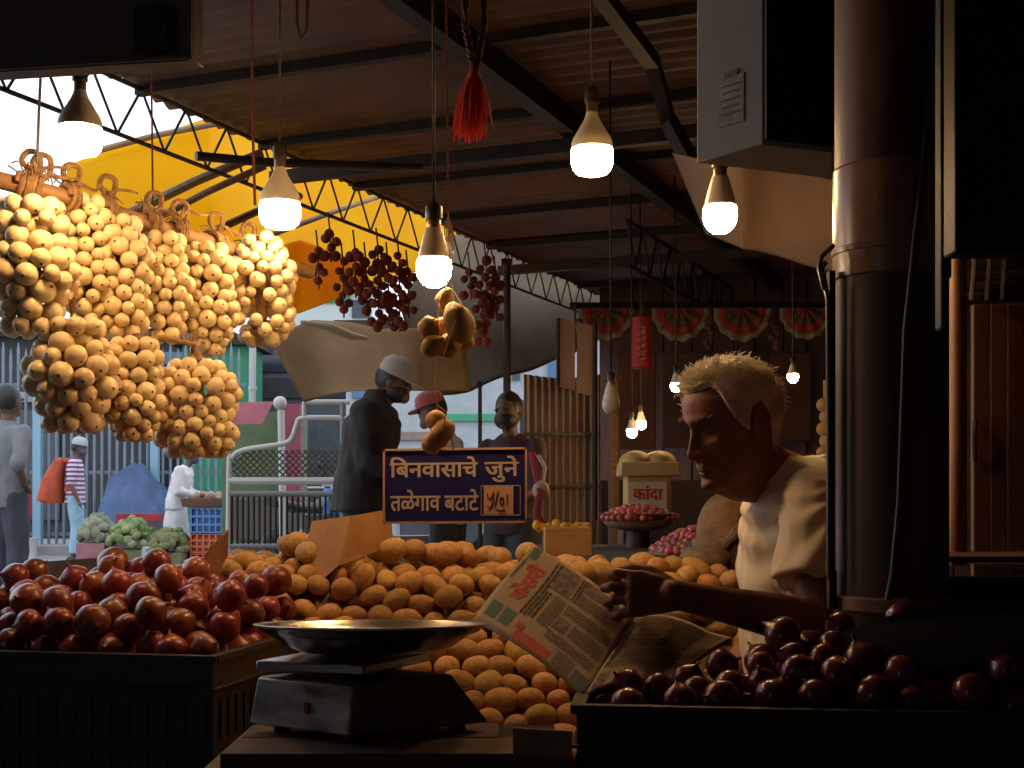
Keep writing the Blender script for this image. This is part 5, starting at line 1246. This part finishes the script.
# ------------------------------------------------------------------ corrugated fence, panels and posts behind
def corr(u, v): 
    p = lerp(524, 600, u); a, b2 = P(p, 374+4*math.sin(u*3), 8.6), P(p, 560, 8.6); q = a.lerp(b2, v); q.y += .018*math.sin(u*2*math.pi*11); return q
M_cor = mat('corrugated_rust', (.40,.27,.17), .6, .1, ns=3, col2=(.28,.17,.10), stretch=(3,1,1))
t = thing('corrugated_fence', 'tan corrugated metal sheet fence behind the person right of the sign', 'fence', P(560, 560, 8.6))
mb = MB(); mb.grid(corr, 110, 4); obj('sheet', mb, M_cor, t, sol=.004)
for y_ in (434, 486): mb = MB(); mb.box(P(562, y_, 8.56), (.52, .03, .02)); obj('rail', mb, M_truss, t)
t = thing('plywood_panel', 'left plywood panel hanging above the corrugated fence', 'panel', P(566, 390, 8.3)); mb = MB(); mb.prism([P(558,318,8.3), P(575,322,8.3), P(575,391,8.3), P(558,386,8.3)], V((0,.02,0))); obj('sheet', mb, mat('ply', (.30,.18,.10), .7, ns=2, col2=(.24,.14,.08)), t)
mb = MB(); mb.tube([P(558,318,8.29), P(558,386,8.29)], .012, 5); obj('edge_batten', mb, M_beam, t)
t = thing('plywood_panel', 'right plywood panel above the corrugated fence, next to the window gap', 'panel', P(585, 395, 8.3)); mb = MB(); mb.prism([P(577,322,8.3), P(594,326,8.3), P(594,397,8.3), P(577,392,8.3)], V((0,.02,0))); obj('sheet', mb, MATS['ply'], t)
mb = MB(); mb.tube([P(595,322,8.29), P(595,520,8.29)], .016, 5); obj('edge_batten', mb, M_beam, t)
for x_, y0, y1, d_, r_, lab in ((507, 262, 520, 7.6, .022, 'dark roof post behind the person right of the sign'), (480, 384, 440, 7.8, .012, 'thin dark post by the grey tarpaulin'), (614, 378, 520, 7.9, .035, 'brown wooden post right of the window gap')):
    t = thing('wooden_post', lab, 'post', P(x_, y1, d_)); a, b2 = P(x_, y0, d_), P(x_, y1, d_); b2.z = 0; mb = MB(); mb.tube([a, b2], r_, 8); obj('shaft', mb, M_wood if r_ > .03 else M_beam, t)
    mb = MB(); mb.box(a, (r_*3, r_*3, .03)); obj('cap', mb, M_beam, t)
# pompom strings
random.seed(21)
M_pom = mat('red_pompom', (.42,.07,.02), .9, ns=30, col2=(.26,.04,.015), vary=.3, bump=(60,.8,.01))
b_ = MB(); b_.ell((0,0,0), 1, nu=10, nv=7); b_.v = [tuple(V(v)*(1+.18*nz(v,4,3))) for v in b_.v]; POM = b_.mesh('pom', [M_pom])
poms = [(318,250,290),(330,232,262),(343,262,318),(355,250,298),(366,262,312),(378,248,330),(388,262,326),(399,256,332),(408,270,318),(470,272,300),(486,262,318),(496,276,322),(482,300,342)]
for i, (px, y0, y1) in enumerate(poms):
    d = 5.6 if px < 440 else 6.4; t = thing('pompom_string', 'string of dark red pompoms hanging under the roof edge', 'garland', P(px, y0, d), 'red pompom strings')
    mb = MB(); mb.tube([P(px-2, y0-20, d), P(px, y0, d), P(px+1, y1, d)], .004, 5); obj('thread', mb, M_redcord, t)
    y = y0; kk = 0
    while y < y1:
        r_ = random.uniform(4.0, 5.6)*d/F
        for s_ in ((-1, 1) if kk % 2 else (0,)):
            o = link('pompom', POM, t, tuple(P(px+s_*5+random.uniform(-1.5,1.5), y+random.uniform(-2,2), d+random.uniform(-.04,.04))-V(t.location))); o.scale = (r_,)*3; o.rotation_euler = (random.random()*6, random.random()*6, 0)
        y += 8; kk += 1
# toran festoons
for i, (px, w) in enumerate(((606,56),(680,58),(742,58),(806,54))):
    d = 9.3-.1*i; t = thing('scalloped_toran', ['leftmost scalloped door hanging, partly behind the red lantern', 'second scalloped door hanging right of the red lantern', 'third scalloped door hanging, above the seated man', 'rightmost scalloped door hanging by the pillar'][i], 'door hanging', P(px, 305, d))
    for k_, (r0, r1, m) in enumerate(((.5,.40,mat('toran_cream', (.30,.23,.16), .9)), (.40,.27,mat('toran_red', (.34,.04,.03), .9)), (.27,.17,mat('toran_green', (.09,.10,.06), .9)), (.17,.02,mat('toran_red2', (.26,.05,.04), .9)))):
        mb = MB(); n_ = 24
        def f(u, v): 
            a = math.pi*u; r = lerp(r0, r1, v)*w*(1+.03*math.sin(a*14)*(k_ == 0)); return P(px+math.cos(a)*r, 308+math.sin(a)*r*1.15, d-.01*k_+.012*math.sin(a*9))
        mb.grid(f, 48, 3); obj(['cream_border', 'red_band', 'green_band', 'red_centre'][k_], mb, m, t, sol=.006)
    mb = MB(); mb.tube([P(px-w/2, 307, d), P(px+w/2, 307, d)], .012, 6); obj('rod', mb, M_beam, t)
for i, px in enumerate((575, 643, 711, 774)):
    mb = MB(); [mb.ell(P(px+random.uniform(-6,6), 322+k_*5, 9.2), random.uniform(.02,.035), nu=8, nv=6) for k_ in range(6)]; mb.tube([P(px,305,9.2), P(px,352,9.2)], .006, 4)
    tag(obj('flower_garland', mb, mat('dull_flowers', (.22,.05,.03), .9, ns=20, col2=(.10,.10,.05))), ['flower tuft garland left of the first scalloped hanging', 'flower tuft garland by the red lantern', 'flower tuft garland between the second and third scalloped hangings', 'flower tuft garland between the last two scalloped hangings'][i], 'garland')
mb = MB(); mb.box(P(700, 306, 9.5), (1.9, .03, .05)); tag(obj('hanging_rail', mb, M_beam), 'dark rail from which the scalloped hangings hang', 'rail')
t = thing('red_lantern', 'red cylindrical hanging with pale lettering-like marks between the scalloped hangings', 'lantern', P(641, 312, 8.4))
a, b2 = P(641,316,8.4), P(641,369,8.4); mb = MB(); L_ = a.z-b2.z; mb.lathe([(.045,0),(.062,.012),(.064,L_*.5),(.062,L_-.012),(.045,L_)], 20, c=b2); obj('body', mb, mat('lantern_red', (.42,.015,.012), .5), t)
mb = MB()
for k_, sq in enumerate(((0,0),(4,-3),(-3,-4),(2,-5),(-2,-2))):
    y_ = 327+k_*7; mb.tube([P(638,y_,8.33), P(645,y_+sq[1]*.4,8.33), P(646,y_+3,8.332), P(639,y_+5,8.332)], .006, 5)
obj('marks', mb, mat('lantern_marks', (.55,.25,.12), .6), t); mb = MB(); mb.tube([a, P(641,300,8.4)], .006, 5); obj('cord', mb, M_wire, t)
# dark upper board and panels of back wall, door frames
for i, (x0, y0, x1, y1, col, lab) in enumerate(((617,352,656,449,(.13,.055,.026),'reddish board behind the distant pair of bulbs'),(662,352,716,448,(.10,.05,.032),'dark wardrobe-like board left of the man\'s head'),(770,352,812,442,(.10,.042,.022),'reddish board behind the right distant bulb'),(715,352,768,446,(.06,.035,.025),'dark board behind the seated man\'s hair'))):
    tt = bx('back_board', lab, 'board', x0, y0, x1, y1, 9.3, .04, fab('board_%d' % i, col), .01)
bx('back_counter', 'long dark counter along the rear wall', 'counter', 600, 480, 860, 600, 8.9, .5, fab('counter_dark', (.055,.03,.02)), .01)
mb = MB(); 
for i in range(9): mb.ell(P(826+(i % 2)*3, 405+i*12, 4.6), (.035,.03,.028), nu=10, nv=8)
mb.tube([P(826,380,4.6), P(828,510,4.6)], .01, 6); tag(obj('ginger_string', mb, mat('ginger', (.55,.28,.08), .7)), 'string of yellow-brown roots hanging behind the pillar edge', 'root string')
# cream bin with kanda label
t = thing('cream_bin', 'cream box bin with domed lid and red Devanagari onion label', 'bin', P(650, 500, 6.6)); d = 6.4
M_cb = mat('cream_bin', (.68,.42,.15), .6, ns=3, col2=(.58,.35,.12))
a, b2 = P(627,475,d), P(672,512,d); mb = MB(); mb.box(((a.x+b2.x)/2, d+.13, (a.z+b2.z)/2), (b2.x-a.x, .22, a.z-b2.z)); obj('body', mb, M_cb, t, bev=.01)
a, b2 = P(620,462,d), P(681,476,d); mb = MB(); mb.box(((a.x+b2.x)/2, d+.12, (a.z+b2.z)/2), (b2.x-a.x, .28, a.z-b2.z), taper=.96); obj('rim', mb, M_cb, t, bev=.008)
for q in (-1, 1): mb = MB(); c = P(650+q*12, 462, d); mb.ell((c.x, d+.12, c.z), (.085,.12,.06), nu=24, nv=12); obj('lid', mb, M_cb, t)
def LB(u, v, h=0): return P(629,482,d).lerp(P(667,482,d), u).lerp(P(629,512,d).lerp(P(667,512,d), u), v)+V((0,.012-h,0))
mb = MB(); mb.hexa([LB(0,1,0), LB(1,1,0), LB(1,1,.004), LB(0,1,.004)], [LB(0,0,0), LB(1,0,0), LB(1,0,.004), LB(0,0,.004)]); obj('label', mb, mat('label_cream', (.72,.55,.36), .6), t)
mb = fit_text('कांदा', lambda u, v, h: LB(u, v, .005+h), .10, .90, .12, .62, .03); obj('label_lettering', mb, mat('label_red', (.55,.03,.02), .6), t)
bx('bin_stand', 'dark stand carrying the cream bin', 'stand', 622, 513, 678, 677, 6.38, .3, M_dirtcard2, .01)
# rear display platform and baskets
mb = MB(); mb.box((.70, 5.36, .33), (1.3, 1.9, .66)); tag(obj('display_bench', mb, fab('bench_brown', (.07,.04,.025)), bev=.01), 'low brown bench carrying the shallot heaps and sacks', 'bench')
t = thing('basket_tray', 'round shallow basket tray heaped with pink shallots before the cream bin', 'basket', P(638, 527, 5.9)); c = P(638, 527, 5.95); c.z -= .005
mb = MB(); mb.lathe([(.09,0),(.15,.03),(.175,.062),(.182,.066),(.172,.068),(.145,.04),(.09,.012)], 32, c=c, cap=False); mb.lathe([(.09,.0),(.001,.0)], 32, c=c, cap=False); obj('bowl', mb, mat('basket_brown', (.16,.09,.055), .8, ns=20, bump=(60,.6,.005)), t)
mb = MB(); mb.lathe([(.06,c.z*-1+.66),(.05,-.005)], 16, c=c); obj('stand', mb, M_beam, t)
def mound(cx, cy, rx, ry, z, hh, n, rr, seed):
    rnd = np.random.RandomState(seed); a = rnd.uniform(0, 6.283, n); r = np.sqrt(rnd.rand(n)); p = np.stack([cx+np.cos(a)*r*rx, cy+np.sin(a)*r*ry, np.full(n, z+hh+.05)], 1); rad = rnd.uniform(rr[0], rr[1], n)
    fl = lambda x, y: z+hh*max(0, 1-((x-cx)/rx)**2-((y-cy)/ry)**2)
    return relax(p, rad, fl, None, 110), rad
q, rad = mound(c.x, c.y, .160, .160, c.z+.035, .05, 120, (.013,.017), 1); scatter('shallot', SHAL, q, rad, 'small pink shallot in the round basket tray below the cream bin', 'shallot', 'shallots in the basket tray', 'rand', 5)
q, rad = mound(.78, 5.35, .20, .24, .66, .085, 150, (.013,.018), 2); scatter('shallot', SHAL, q, rad, 'small pink shallot in the open heap in front of the basket tray', 'shallot', 'shallots in the open heap', 'rand', 6)
mb = MB(); mb.ell((c.x, c.y, c.z+.03), (.16,.16,.045), nu=24, nv=10); tag(obj('basket_lining', mb, M_sack), 'sacking under the shallots in the basket tray', 'lining')
mb = MB(); mb.ell((.78,5.35,.655), (.22,.26,.085), nu=24, nv=10); tag(obj('shallot_sack', mb, M_sack), 'sacking spread under the open shallot heap', 'sack')
q, rad = mound(.84, 4.80, .17, .25, .66, .12, 70, (.020,.025), 3); scatter('baby_potato', GPOT, q, rad, 'small grey potato in the heap beside the rolled sack', 'potato', 'small grey potatoes in the heap', 'rand', 7)
mb = MB(); mb.ell((.84,4.80,.655), (.18,.26,.12), nu=24, nv=10); tag(obj('potato_sack', mb, M_sack), 'sacking under the small grey potatoes', 'sack')
# rolled-open jute sack
t = thing('jute_sack', 'jute sack with thickly rolled rim standing left of the man\'s shirt', 'sack', P(728, 575, 4.2)); d = 4.2
def SKf(u, v):
    a = 2*math.pi*u; r = interp(v, [(0,.11),(.15,.135),(.6,.12),(.85,.125),(1,.10)]); cx = P(736, 0, d).x+.02*v; z = lerp(.62, .83, v)
    n_ = nz((math.cos(a)*2, math.sin(a)*2, v*3), 1, 3)*.02; return V((cx+math.cos(a)*(r+n_)-.03*v, d+math.sin(a)*(r+n_), z+.03*math.cos(a)*v))
mb = MB(); mb.grid(SKf, 48, 24, closeu=True); obj('bag', mb, M_sack, t, sol=.004)
mb = MB(); mb.ell(P(729,532,4.1), (.105,.085,.135), nu=32, nv=20); mb.v = [tuple(V(v)+V((.018*nz(v,7),.01*nz(v,9),.015*nz(v,8)))) for v in mb.v]; obj('fold_over', mb, M_sack, t)
for k_ in range(5):
    pts = []
    for i in range(17):
        a = R(75+i*8.5); r = 50-9*k_; pts.append(P(762+math.cos(a)*r, 566-math.sin(a)*r*1.15, 4.03-.022*(k_ % 2)+.03*(i/16)))
    mb = MB(); mb.tube(pts, [.006]+[.0125]*15+[.008], 8); obj('rim_fold', mb, fab('jute_red_fold', (.28,.13,.07)) if k_ % 2 else M_sack, t)
t = thing('jute_sack', 'slumped brown sack lying before the rolled jute sack', 'sack', P(700, 570, 4.0)); mb = MB(); mb.ell(P(706,561,4.0), (.075,.09,.045), nu=28, nv=14); mb.v = [tuple(V(v)+V((.015*nz(v,10),0,.015*nz(v,9)))) for v in mb.v]; obj('bag', mb, M_sack, t)
mb = MB(); mb.tube([P(722,545,4.0), P(732,538,4.0), P(736,532,4.0)], [.02,.012,.018], 8); obj('neck', mb, M_sack, t)
mb = MB(); mb.box((.62, 4.14, .31), (.9, .48, .62)); tag(obj('sack_bench', mb, fab('bench_brown', (.07,.04,.025)), bev=.01), 'dark low bench carrying the jute sacks behind the potatoes', 'bench')
t = thing('produce_box', 'orange-brown cardboard box holding yellow flowers behind the potato heap', 'box', P(563, 550, 4.3)); mb = MB(); a, b2 = P(545,528,4.3), P(592,556,4.3); mb.box(((a.x+b2.x)/2, 4.4, (a.z+b2.z)/2), (b2.x-a.x, .2, a.z-b2.z)); obj('body', mb, M_dirtcard, t, bev=.003)
mb = MB(); rn = random.Random(8)
for i in range(30): mb.ell(P(rn.uniform(536,590), rn.uniform(523,531), 4.52+rn.uniform(0,.16)), rn.uniform(.010,.018), nu=8, nv=6)
o = obj('yellow_flowers', mb, mat('marigold', (.80,.42,.04), .8), t); o['kind'] = 'stuff'

# ------------------------------------------------------------------ camera, world, view
cam = bpy.data.cameras.new('camera'); co = bpy.data.objects.new('camera', cam); COL.objects.link(co)
co.location = (0, 0, CZ); co.rotation_euler = (R(90), 0, 0)
cam.sensor_width = 36; cam.lens = 36*F/1024; cam.shift_y = (HOR-384)/1024; cam.clip_start = .05; cam.clip_end = 200
SC.camera = co
w = bpy.data.worlds.new('w'); SC.world = w; w.use_nodes = True; nt = w.node_tree; bg = nt.nodes['Background']
tc = nt.nodes.new('ShaderNodeTexCoord'); sp = nt.nodes.new('ShaderNodeSeparateXYZ'); cr = nt.nodes.new('ShaderNodeValToRGB')
cr.color_ramp.elements[0].position = 0; cr.color_ramp.elements[0].color = (.90,.95,1,1); cr.color_ramp.elements[1].position = .6; cr.color_ramp.elements[1].color = (.75,.86,1,1)
nt.links.new(tc.outputs['Generated'], sp.inputs[0]); nt.links.new(sp.outputs['Z'], cr.inputs[0]); nt.links.new(cr.outputs[0], bg.inputs[0]); bg.inputs[1].default_value = 1.8
vs_ = SC.view_settings; vs_.view_transform = 'Standard'; vs_.look = 'None'; vs_.gamma = 1; vs_.exposure = 0; vs_.use_curve_mapping = False
cy = SC.cycles; cy.max_bounces = 6; cy.diffuse_bounces = 3; cy.glossy_bounces = 3; cy.sample_clamp_indirect = 2.5; cy.sample_clamp_direct = 0; cy.use_denoising = True; cy.caustics_reflective = False; cy.caustics_refractive = False
for o in SC.objects:
    if '_o' in o: del o['_o']
